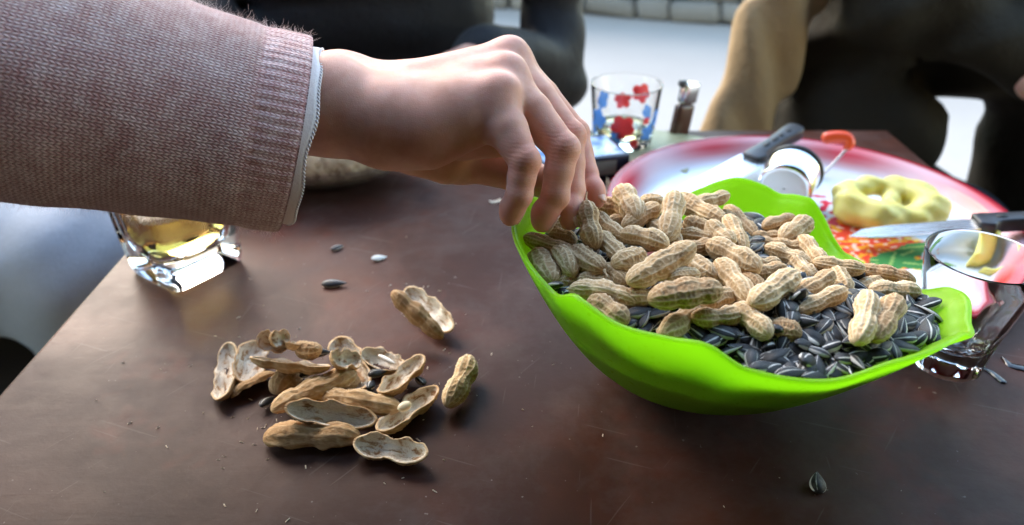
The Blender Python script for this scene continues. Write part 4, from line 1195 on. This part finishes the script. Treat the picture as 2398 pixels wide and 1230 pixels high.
# dark blue cigarette box
M_NAVY = simple("navy_card", (.010, .016, .040), .35)
cb = thing("cigarette_box", "dark navy flat box with pale blue picture on top beside the flowered glass", "box", (.060, .648, .0005))
cb.rotation_euler = (0, 0, math.radians(16))
vs, fs = rounded_box(.086, .054, .0225, .0012, 2); obj("box_body", mesh_from("box_body", vs, fs, [M_NAVY]), cb, (0, 0, .01125))
tp = NB("blue_picture"); tp.P(base=tp.ramp(tp.noise(tp.tc(), 45, 4, .6), [(.40, (.07, .18, .45)), (.52, (.40, .52, .70)), (.62, (.72, .78, .84))]), rough=.3)
obj("top_picture", mesh_from("top_picture", [(-.039, -.0225, 0), (.039, -.0225, 0), (.039, .0235, 0), (-.039, .0235, 0)], [(0, 1, 2, 3)], [tp.m]), cb, (0, 0, .02275))
obj("front_panel", mesh_from("front_panel", [(-.012, 0, -.0055), (.030, 0, -.0055), (.030, 0, .0085), (-.012, 0, .0085)], [(0, 1, 2, 3)], [simple("grey_panel", (.28, .29, .30), .5)]), cb, (0, -.02725, .0105))
# lighter
lt = thing("lighter", "small brown and silver lighter standing behind the tray rim", "lighter", tuple(at_z(1588, 318, 0) * np.array([1, 1, 0]) + np.array([0, 0, .0005])))
lt.rotation_euler = (.0, math.radians(8), .5)
vs, fs = rounded_box(.022, .011, .034, .004, 3); obj("lighter_body", mesh_from("lighter_body", vs, fs, [simple("brown_plastic", (.10, .045, .03), .25)]), lt, (0, 0, .017))
M_CHROME = simple("chrome", (.80, .80, .80), .16, metal=1.0)
vs, fs = rounded_box(.020, .0105, .022, .003, 3); obj("metal_hood", mesh_from("metal_hood", vs, fs, [M_CHROME]), lt, (.001, 0, .0455))
vs, fs = tube([(-.0095, -.003, .055), (-.0095, .003, .055)], .004, 14); obj("spark_wheel", mesh_from("spark_wheel", vs, fs, [simple("dark_steel", (.1, .1, .1), .4, metal=1.0)]), lt)
# scraps between bowl and box
for k, (x, y, s_, lab) in enumerate([(1432, 436, .012, "pale torn shell scrap lying between the bowl and the navy box"), (1452, 452, .013, "brown shell scrap lying against the tray behind the peanuts"), (1470, 428, .012, "reddish brown scrap lying beside the tray edge near the navy box"), (1418, 452, .010, "dark husk scrap lying behind the bowl rim near the index finger")]):
    o = obj("shell_scrap", make_scrap(k + 20), None, at_z(x, y, .004), (.4, .3, k * 1.7), (s_, s_, s_)); tag(o, lab, "shell scrap")
# pale seed husk fleck beyond the hand
o = obj("husk_flake", make_scrap(31), None, at_z(1160, 472, .001), (0.1, 0, .3), (.010, .004, .003)); tag(o, "thin pinkish husk flake lying on the table beyond the little finger", "husk")

# ---- enamel tray
TP = np.array([at_z(x, y, .020)[:2] for x, y in [(1481, 390), (1530, 345), (1650, 313), (1850, 326), (2100, 385), (2398, 492), (2398, 664)]])
Aq = np.c_[2 * TP, np.ones(len(TP))]; sol = np.linalg.lstsq(Aq, (TP ** 2).sum(1), rcond=None)[0]
TC = sol[:2]; TRAD = math.sqrt(sol[2] + sol @ np.array([sol[0], sol[1], 0]))
def m_enamel():
    b = NB("painted_enamel"); c = b.attr("paint", "Color")
    return b.P(base=c, rough=.20, spec=.35).m
NA = 300
prof = [(.001, .0030), *[(TRAD * f, .0030) for f in np.linspace(.02, .80, 90)], (TRAD * .83, .0036), (TRAD * .86, .0062), (TRAD * .89, .0105), (TRAD * .92, .0150), (TRAD * .94, .0175), (TRAD * .96, .0188), (TRAD * .985, .0196), (TRAD * .997, .0200), (TRAD * 1.003, .0194), (TRAD * 1.004, .0178), (TRAD * .995, .0172), (TRAD * .96, .0172), (TRAD * .93, .0150), (TRAD * .88, .0070), (TRAD * .84, .0012), (TRAD * .80, .0004), (.001, .0004)]
vs, fs = lathe(prof, NA)
cols = []
def paint(x, y, r):
    w = np.array([.70, .77, .83]); red = np.array([.60, .025, .04]); pink = np.array([.80, .42, .46])
    f = r / TRAD
    if f > .972: return np.array([.30, .010, .022])
    k = np.clip((f - .81) / .11, 0, 1); k = k * k * (3 - 2 * k) * (.75 + .25 * math.sin(math.atan2(y, x) * 7 + 1))
    c = w * (1 - k) + red * k
    if f > .93: c = c * .75 + pink * .25  # pale rim highlight mixed into the enamel colour
    # printed peony: petals round the flower's own centre, leaves beside it
    fx, fy = x - FX, y - FY; rr_ = math.hypot(fx, fy); a = math.atan2(fy, fx)
    nn = noise.noise(Vector((x * 90, y * 90, 0))); nn2 = noise.noise(Vector((x * 220, y * 220, 4)))
    pr_ = .047 * (.75 + .25 * abs(math.cos(a * 3.5 + nn))) + .006 * nn
    if rr_ < pr_:
        t = rr_ / pr_; st = noise.noise(Vector((a * 5, rr_ * 60, 2)))
        c1 = np.array([.78, .06, .03]) if st > -.1 else np.array([.92, .36, .03])
        if t > .75 and st > .15: c1 = np.array([.95, .62, .08])
        if nn2 > .30: c1 = np.array([.93, .62, .50])
        c = c1 if t < .93 else c * .3 + c1 * .7
    for (lx, ly, la, ll, lw) in LEAVES:
        dx, dy = x - lx, y - ly; u_ = dx * math.cos(la) + dy * math.sin(la); v_ = -dx * math.sin(la) + dy * math.cos(la)
        e = (u_ / ll) ** 2 + (v_ / (lw * (1 + .3 * nn2))) ** 2
        if e < 1: c = np.array([.05, .22, .06]) if abs(v_) > lw * .12 else np.array([.30, .45, .12])
    bx, by = x - BX, y - BY; rb = math.hypot(bx, by)
    if rb < .030 and noise.noise(Vector((x * 130, y * 130, 9))) > .02: c = np.array([.62, .05, .09])
    return c
pc = at_z(2035, 570, .004) - np.array([TC[0], TC[1], 0]); FX, FY = pc[0], pc[1]
bc_ = at_z(1955, 490, .004) - np.array([TC[0], TC[1], 0]); BX, BY = bc_[0], bc_[1]
LEAVES = []
for (x, y, la, ll, lw) in [(2100, 600, .5, .030, .009), (2130, 615, -.2, .028, .008), (2085, 620, 1.0, .024, .008), (2160, 575, .2, .020, .006), (2040, 632, .4, .02, .006)]:
    q = at_z(x, y, .004); LEAVES.append((q[0] - TC[0], q[1] - TC[1], la, ll, lw))
for v in vs: cols.append(paint(v[0], v[1], math.hypot(v[0], v[1])) if v[2] > .0025 else np.array([.30, .03, .04]))
me = mesh_from("tray", vs, fs, [m_enamel()]); set_col(me, "paint", np.array(cols))
o = obj("tray", me, None, (TC[0], TC[1], .0003)); tag(o, "round white enamel tray with red rim and printed flower bouquet", "tray")

# ---- knives
M_STEEL = NB("brushed_steel"); _n = M_STEEL.noise(M_STEEL.mapping(M_STEEL.tc(), (4, 120, 4)), 8, 3); M_STEEL = M_STEEL.P(base=(.72, .74, .76), rough=M_STEEL.maprange(_n, .3, .7, .22, .34), metal=1.0, normal=M_STEEL.bump(_n, .08, .0004)).m
M_BLACKP = simple("black_plastic", (.022, .022, .026), .42)
def knife(label, tip, heel, end, bw, hw, holes):
    """tip, heel (blade/handle junction), end: 3d points; blade width bw"""
    tip, heel, end = map(np.asarray, (tip, heel, end))
    k = thing("knife", label, "knife", tuple(heel))
    xb = tip - heel; Lb = np.linalg.norm(xb); Mb = frame_matrix((0, 0, 0), xb)
    out_ = [(0, -bw * .42), (Lb * .70, -bw * .42), (Lb * .88, -bw * .25), (Lb, bw * .30), (Lb * .86, bw * .50), (Lb * .6, bw * .55), (0, bw * .5)]
    vs_, fs_ = extrude_outline(out_, -.0007, .0007)
    o1 = obj("blade", mesh_from("blade", vs_, fs_, [M_STEEL], False), k); o1.matrix_local = Mb
    xh = end - heel; Lh = np.linalg.norm(xh); Mh = frame_matrix((0, 0, 0), xh)
    ol = smooth_curve([(-.004, -hw * .5), (Lh * .08, -hw * .72), (Lh * .18, -hw * .42), (Lh * .55, -hw * .40), (Lh * .92, -hw * .55), (Lh, -hw * .2), (Lh, hw * .3), (Lh * .9, hw * .5), (Lh * .5, hw * .42), (Lh * .12, hw * .5), (-.004, hw * .5)], 40)
    vs_, fs_ = extrude_outline([tuple(p) for p in ol], -.0055, .0055, .0015)
    o2 = obj("handle", mesh_from("handle", vs_, fs_, [M_BLACKP]), k); o2.matrix_local = Mh
    for f in holes:
        vs_, fs_ = tube([(0, 0, -.0057), (0, 0, .0057)], hw * .16, 16)
        o3 = obj("hole_plug", mesh_from("hole_plug", vs_, fs_, [simple("hole_black", (.004, .004, .005), .6)]), o2, (Lh * f, 0, .0002), None, (1.7 if f < .6 else 1, 1, 1))  # black plugs stand for the shade inside the handle holes
    return k
kb = at_z(1762, 372, .021)
knife("broad knife with black slotted handle resting on the far tray rim", at_z(1560, 482, .010), kb, at_z(1868, 303, .034), .030, .017, (.30, .48, .62, .78))
vs_, fs_ = rounded_box(.010, .032, .013, .002, 2)
kk = at_z(2295, 524, .026)
knife("pointed knife with black handle lying across the painted flowers on the tray", at_z(1985, 548, .012), kk, at_z(2520, 512, .034), .017, .016, (.22, .5, .8))
# ---- steel cup lying on its side
cup = thing("steel_cup", "small shiny steel cup with black rim lying on its side on the tray", "cup")
cm = frame_matrix(at_z(1848, 420, .0275), (.50, .83, .16)) @ Matrix.Rotation(PI / 2, 4, 'Y')
cup.matrix_world = cm
prof = [(.001, -.0155), (.019, -.0155), (.0215, -.0145), (.0222, -.012), (.0228, .0125), (.0232, .0150), (.0226, .0152), (.0220, .0125), (.0212, -.011), (.0185, -.0138), (.001, -.0140)]
vs, fs = lathe(prof, 64); obj("cup_wall", mesh_from("cup_wall", vs, fs, [simple("polished_steel", (.78, .78, .78), .12, metal=1.0)]), cup)
vs, fs = lathe([(.0225, .0118), (.0242, .0122), (.0246, .0140), (.0242, .0160), (.0222, .0164), (.0216, .0150), (.0225, .0118)], 64); obj("rim", mesh_from("rim", vs, fs, [simple("black_rubber", (.012, .012, .013), .5)]), cup)
vs, fs = lathe([(.001, -.0162), (.0175, -.0162), (.0180, -.0158), (.0180, -.0150)], 48); obj("base_glare_disc", mesh_from("base_glare_disc", vs, fs, [simple("white_reflection", (.66, .66, .66), .4)]), cup)  # white disc stands for the bright reflection on the steel base
# ---- orange handled peeler
pe = thing("peeler", "bright orange handled peeler with thin steel shaft leaning on the tray rim", "peeler")
q0, q1 = at_z(1925, 412, .006), at_z(1988, 344, .030)
vs, fs = tube(smooth_curve([q0, (q0 + q1) / 2, q1], 12), .0012, 10); obj("shaft", mesh_from("shaft", vs, fs, [simple("grey_steel", (.6, .6, .62), .3, metal=1.0)]), pe)
gp = [at_z(1984, 350, .028), at_z(1988, 332, .034), at_z(1975, 322, .037), at_z(1945, 322, .036), at_z(1925, 328, .033)]
vs, fs = tube(smooth_curve(gp, 24), np.interp(np.linspace(0, 1, 24), [0, .15, .5, .9, 1], [.0035, .0052, .0058, .0056, .003]), 14); obj("grip", mesh_from("grip", vs, fs, [simple("orange_plastic", (.85, .085, .018), .35)]), pe)
# ---- fruit peel
def m_peel():
    b = NB("yellow_peel"); v = b.tc(); n = b.noise(v, 60, 4, .6)
    return b.P(base=b.mix(n, (.62, .53, .10), (.80, .72, .27)), rough=.5, sss=.6, sssr=(1, .8, .2), ssss=.008, normal=b.bump(b.noise(v, 500, 2), .3, .001)).m
M_PEEL = m_peel()
def peel(name, label, c, rx, ry, hgt, a0, a1, tilt, rz, seed):
    vs = []; n = 48; m = 9
    for lay in (0, 1):
        for i in range(n):
            t = i / (n - 1); a = a0 + (a1 - a0) * t
            for k in range(m):
                q = k / (m - 1); bul = 1 + .12 * math.sin(math.pi * q) - (.16 if lay else 0)
                hh = hgt * (1 + .25 * noise.noise(Vector((t * 4, seed, 0)))) * (.45 + .55 * math.sin(math.pi * min(1, max(0, .06 + t * .88))) ** .5)
                bul *= 1 + .16 * noise.noise(Vector((a * .9, q * .8, seed * 2.1)))
                vs.append((rx * bul * math.cos(a) * (1 - .045 * abs(a1 - a0) * t), ry * bul * math.sin(a) * (1 - .045 * abs(a1 - a0) * t), hh * q + .010 * noise.noise(Vector((t * 3, q, seed + 5)))))
    N = n * m; f1 = grid_faces(n, m, flip=True); fs = f1 + [tuple(N + i for i in reversed(f)) for f in f1]
    edge = [k for k in range(m)] + [i * m + m - 1 for i in range(1, n)] + [(n - 1) * m + k for k in range(m - 2, -1, -1)] + [i * m for i in range(n - 2, 0, -1)]
    for a_, b_ in zip(edge, edge[1:] + edge[:1]): fs.append((a_, b_, N + b_, N + a_))
    o = obj(name, mesh_from(name, vs, fs, [M_PEEL]), None, c, (tilt, 0.0, rz)); tag(o, label, "peel"); return o
pcx = at_z(2074, 478, .016)
def pa(dx, dy, dz): return pcx + np.array([dx, dy, dz])
chain = [(.010, -.016, -.004, .0085), (-.014, -.020, -.001, .0115), (-.033, -.006, .002, .0110), (-.030, .012, .004, .0085), (-.010, .022, .006, .0070), (.014, .022, .005, .0080), (.031, .010, .002, .0115), (.034, -.008, -.001, .0125), (.020, -.018, -.005, .0095)]
pcs = [(pa(*chain[i][:3]), pa(*chain[i + 1][:3]), chain[i][3], chain[i + 1][3], .006) for i in range(len(chain) - 1)] + [(pa(-.004, -.012, -.002), pa(.010, .012, .003), .0085, .0065, .006), (pa(-.03, -.01, -.006), pa(.03, -.012, -.008), .008, .008, .006)]
V_ = body_mesh("fruit_peel", pcs, .0016, M_PEEL, .01, lambda X, Y, Z: .0012 * np.sin(X * 260 + Y * 190) * np.sin(Z * 300 + Y * 120))
o = obj("fruit_peel", V_); tag(o, "thick curled piece of yellow fruit peel with a slit lying on the painted tray", "peel")
peel("fruit_peel", "short piece of yellow peel lying on the tray seen through the empty glass", at_z(2262, 596, .006), .020, .014, .018, -2.4, 1.2, .2, .6, 7)
peel("fruit_peel", "flat strip of yellow green peel lying near the tray edge behind the empty glass", at_z(2318, 622, .006), .022, .012, .012, -2.0, 1.4, .5, -.3, 9)

# ---- bag of grain
bag = thing("bag_of_grain", "clear plastic bag of pale grain lying behind the reaching hand", "bag", (-.188, .622, .0005))
bag.rotation_euler = (0, 0, .10); bag.scale = (1.04, 1.0, 1.22)
gv = []; NX, NY_ = 60, 48
def bag_r(a, t, off):
    hx = .096 + off; e = max(0.0, 1 - abs(t) ** 2.6) ** .5
    return hx * t, (.050 + off) * e * math.cos(a), .0285 + (.0285 + off) * e * math.sin(a) * (1 if math.sin(a) > 0 else .95)
for i in range(NX):
    t = -1 + 2 * (i + .2) / (NX - .6)
    for k in range(NY_):
        a = 2 * PI * k / NY_; x, y, z = bag_r(a, t, -.0015)
        d = .0016 * noise.noise(Vector((x * 160, y * 160, z * 160)))
        gv.append((x, y + d * math.cos(a), max(.0012, z + d)))
b = NB("oat_grain"); vr = b.n("TexVoronoi", i_Vector=b.tc(), i_Scale=125.0); vd = vr.outputs["Distance"]
b.P(base=b.mix(b.n("SeparateColor", i_0=vr.outputs["Color"]).outputs[0], b.ramp(vd, [(.1, (.84, .72, .50)), (.6, (.26, .17, .08))]), (.84, .76, .58)), rough=.7, normal=b.bump(b.math('SUBTRACT', 1.0, vd), .9, .004))
gf = grid_faces(NX, NY_, wrap_m=True, flip=True) + [tuple(range(NY_)), tuple((NX - 1) * NY_ + k for k in range(NY_ - 1, -1, -1))]
o = obj("grain", mesh_from("grain", gv, gf, [b.m]), bag); o["kind"] = "stuff"
fv_ = []
for i in range(NX):
    t = -1 + 2 * (i + .2) / (NX - .6)
    for k in range(NY_):
        a = 2 * PI * k / NY_; x, y, z = bag_r(a, t, .0012)
        w = abs(noise.noise(Vector((x * 55, y * 25, z * 40 + 7)))) * .005 * max(0, math.sin(a))
        top = max(0, math.sin(a)) ** 3 * .007 * max(0, 1 - abs(t + .1) * 1.1)
        fv_.append((x, y + w * math.cos(a), max(.0004, z + w + top)))
b = NB("clear_film"); gls = b.n("BsdfGlossy", i_Color=(1, 1, 1), i_Roughness=.10); trp = b.n("BsdfTransparent", i_Color=(.94, .95, .95)); dfu = b.n("BsdfTranslucent", i_Color=(.85, .87, .88))
fr = b.n("LayerWeight", i_Blend=.35).outputs["Fresnel"]; nrm = b.bump(b.noise(b.mapping(b.tc(), (1.6, .7, .8)), 70, 4, .6, .8), .8, .006); b.set(gls.inputs["Normal"], nrm)
m1 = b.n("MixShader", i_Fac=.22); b.t.links.new(trp.outputs[0], m1.inputs[1]); b.t.links.new(dfu.outputs[0], m1.inputs[2])
m2 = b.n("MixShader", i_Fac=b.math('ADD', b.math('MULTIPLY', fr, .55), .06)); b.t.links.new(m1.outputs[0], m2.inputs[1]); b.t.links.new(gls.outputs[0], m2.inputs[2]); b.t.links.new(m2.outputs[0], b.out.inputs[0])
obj("plastic_film", mesh_from("plastic_film", fv_, gf, [b.m]), bag)
# ================================================================== PEOPLE ACROSS THE TABLE
def m_cloth(name, c1, c2, rough=.8, bump=.5, scale=30, **kw):
    b = NB(name); v = b.tc(); n = b.noise(v, scale, 5, .6); w = b.noise(v, 500, 3)
    return b.P(base=b.mix(b.noise(v, 6, 4), c1, c2), rough=rough, spec=.3, normal=b.bump(b.math('ADD', n, b.math('MULTIPLY', w, .25)), bump, .006), **kw).m
M_BLACKJ = m_cloth("black_quilted_nylon", (.003, .003, .0045), (.006, .006, .009), .62, .9, 22)
A = lambda *q: np.array(q, float)
# person in the black quilted jacket
pb = thing("person", "person in a black quilted puffer jacket sitting across the table", "person", (-.19, 1.15, GROUND_Z)); PO = -A(-.19, 1.15, GROUND_Z)
quilt = lambda X, Y, Z: -.013 * np.abs(np.sin(math.pi * (Z + .012 * np.sin(X * 9)) / .075)) ** .6 + .003 * np.sin(X * 38 + Z * 22) * np.sin(Y * 30 + Z * 14)
obj("jacket", body_mesh("jacket", [(A(-.26, 1.14, -.20), A(-.27, 1.14, .24), .150, .140), (A(-.165, 1.14, -.20), A(-.17, 1.14, .24), .135, .125), (A(-.36, 1.15, .33), A(-.02, 1.15, .33), .085, .085),
    (A(.01, 1.14, .33), A(.050, 1.10, .10), .046, .038, .02), (A(.050, 1.10, .10), A(.060, 1.03, -.025), .036, .034, .02), (A(.060, 1.03, -.025), A(-.03, .90, .045), .034, .030, .02),
    (A(-.40, 1.14, .33), A(-.46, 1.06, .06), .066, .056, .03), (A(-.46, 1.06, .06), A(-.36, .92, .045), .052, .042, .03), (A(-.19, 1.13, .36), A(-.19, 1.12, .46), .075, .07)], .0105, M_BLACKJ, post=quilt), pb, PO)
obj("hand", body_mesh("hand", [(A(-.03, .89, .045), A(-.09, .83, .030), .022, .024, .02), (A(-.09, .83, .030), A(-.125, .80, .018), .020, .010, .015), (A(-.07, .82, .028), A(-.10, .785, .016), .012, .009, .01)], .005, M_SKIN), pb, PO)
obj("trousers", body_mesh("trousers", [(A(-.28, 1.16, -.20), A(-.30, .86, -.19), .095, .08), (A(-.10, 1.16, -.20), A(-.08, .86, -.19), .095, .08), (A(-.30, .86, -.19), A(-.30, .90, -.52), .075, .055), (A(-.08, .86, -.19), A(-.08, .90, -.52), .075, .055)], .012, m_cloth("black_trousers", (.008, .008, .010), (.014, .014, .018), .8)), pb, PO)
obj("head", body_mesh("head", [(A(-.19, 1.12, .44), A(-.19, 1.10, .53), .055, .05), (A(-.19, 1.09, .60), A(-.19, 1.11, .66), .082, .092), (A(-.19, 1.03, .56), A(-.19, 1.05, .60), .05, .06), (A(-.19, .995, .605), A(-.19, 1.005, .63), .012, .009, .01)], .009, M_SKIN), pb, PO)
obj("hair", body_mesh("hair", [(A(-.19, 1.13, .68), A(-.19, 1.16, .63), .100, .098)], .010, simple("black_hair", (.012, .010, .010), .45)), pb, PO)
# person in the olive coat, its lit edge and shaded body coloured apart
b = NB("shaded_khaki"); v = b.tc(); n = b.noise(v, 14, 5, .6); w = b.noise(v, 420, 3)
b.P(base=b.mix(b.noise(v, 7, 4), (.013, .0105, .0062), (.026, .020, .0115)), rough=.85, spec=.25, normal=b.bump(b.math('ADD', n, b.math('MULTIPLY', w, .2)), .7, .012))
M_OLIVE_SHADED = b.m  # coat body darkened in colour to stand for its shaded side
po = thing("person", "person in a loose olive khaki coat, coloured as shaded, sitting beyond the enamel tray", "person", (.62, 1.12, GROUND_Z)); OO = -A(.62, 1.12, GROUND_Z)
fold = lambda X, Y, Z: .014 * np.abs(np.sin(X * 17 - Z * 21 + 1.5 * np.sin(Z * 13 + Y * 9))) + .014 * np.sin(X * 26 + 2.2 * np.sin(Z * 7) + Y * 12) * (.5 + .5 * np.sin(Z * 9 + X * 5)) + .004 * np.sin(X * 60 + Z * 33)
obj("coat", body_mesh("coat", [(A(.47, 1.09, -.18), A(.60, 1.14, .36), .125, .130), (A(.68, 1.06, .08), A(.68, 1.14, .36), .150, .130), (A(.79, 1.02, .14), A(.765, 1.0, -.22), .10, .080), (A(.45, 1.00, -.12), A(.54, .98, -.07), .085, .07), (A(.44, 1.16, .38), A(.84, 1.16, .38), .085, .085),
    (A(.46, 1.14, .36), A(.50, .98, .10), .075, .070), (A(.50, .98, .10), A(.66, .88, .02), .065, .052), (A(.86, 1.14, .36), A(.92, 1.0, .12), .078, .070), (A(.92, 1.0, .12), A(.80, .86, .05), .065, .052), (A(.64, 1.14, .40), A(.64, 1.13, .47), .075, .07)], .0115, M_OLIVE_SHADED, post=fold), po, OO)
b = NB("sunlit_khaki"); v = b.tc(); n = b.noise(v, 14, 5, .6); w = b.noise(v, 420, 3)
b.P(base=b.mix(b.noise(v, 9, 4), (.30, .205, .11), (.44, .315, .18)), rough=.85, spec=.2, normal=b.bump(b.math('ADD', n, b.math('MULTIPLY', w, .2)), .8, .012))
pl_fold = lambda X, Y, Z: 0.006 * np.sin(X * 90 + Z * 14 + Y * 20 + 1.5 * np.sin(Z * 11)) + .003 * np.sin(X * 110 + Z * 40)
obj("coat_sunlit_edge", body_mesh("coat_sunlit_edge", [(A(.272, 1.0, -.28), A(.388, 1.02, .30), .034, .036), (A(.315, 1.01, -.24), A(.43, 1.04, .30), .030, .034)], .008, b.m, post=pl_fold), po, OO)  # sunlit edge of the same coat, its light put into the colour
obj("trousers", body_mesh("trousers", [(A(.56, 1.08, -.22), A(.58, .86, -.20), .09, .075), (A(.58, .86, -.20), A(.62, .98, -.52), .070, .055), (A(.84, 1.08, -.16), A(.80, .80, -.13), .10, .085), (A(.80, .80, -.13), A(.84, .88, -.52), .075, .055)], .012, m_denim("dark_navy_denim", (.010, .013, .022), (.028, .035, .055))), po, OO)
obj("head", body_mesh("head", [(A(.64, 1.13, .46), A(.63, 1.11, .55), .055, .05), (A(.63, 1.09, .62), A(.63, 1.11, .68), .082, .092), (A(.62, 1.03, .58), A(.62, 1.05, .62), .05, .06), (A(.615, .995, .625), A(.615, 1.005, .65), .012, .009, .01)], .009, M_SKIN), po, OO)
obj("hair", body_mesh("hair", [(A(.64, 1.13, .70), A(.64, 1.16, .65), .100, .098)], .010, simple("brown_hair", (.02, .013, .010), .45)), po, OO)
obj("hand", body_mesh("hand", [(A(.63, .875, .015), A(.67, .83, -.005), .022, .024, .02), (A(.67, .83, -.005), A(.69, .79, -.01), .020, .010, .015)], .005, M_SKIN), po, OO)
# low stools under everybody
M_STOOL = simple("stool_wood", (.13, .075, .04), .6)
def stool(x, y, top, label):
    st = thing("stool", label, "stool", (x, y, GROUND_Z)); hgt = top - GROUND_Z
    vs_, fs_ = rounded_box(.34, .28, .03, .008, 2); obj("seat", mesh_from("seat", vs_, fs_, [M_STOOL]), st, (0, 0, hgt - .015))
    for sx in (-1, 1):
        for sy in (-1, 1):
            vs_, fs_ = rounded_box(.035, .035, hgt - .03, .003, 1); obj("leg", mesh_from("leg", vs_, fs_, [M_STOOL]), st, (sx * .14, sy * .11, (hgt - .03) / 2))
stool(-.19, 1.20, -.315, "low wooden stool under the person in the black jacket")
stool(.68, 1.18, -.315, "low wooden stool under the person in the olive coat")
M_BENCH_SHADE = simple("bench_shade_black", (.012, .010, .009), .6)  # near-black bench added where there is only deep shade
bn = thing("bench", "added low bench, blackened to stand for shade under the person in the pink sweater", "bench", (-.86, .64, GROUND_Z))
vs_, fs_ = rounded_box(1.0, .70, .04, .006, 2); obj("seat", mesh_from("seat", vs_, fs_, [M_BENCH_SHADE]), bn, (0, 0, .275))
for sx in (-1, 1):
    for sy in (-1, 1):
        vs_, fs_ = rounded_box(.05, .05, .255, .004, 1); obj("leg", mesh_from("leg", vs_, fs_, [M_BENCH_SHADE]), bn, (sx * .44, sy * .26, .1275))
bpy.context.view_layer.update()
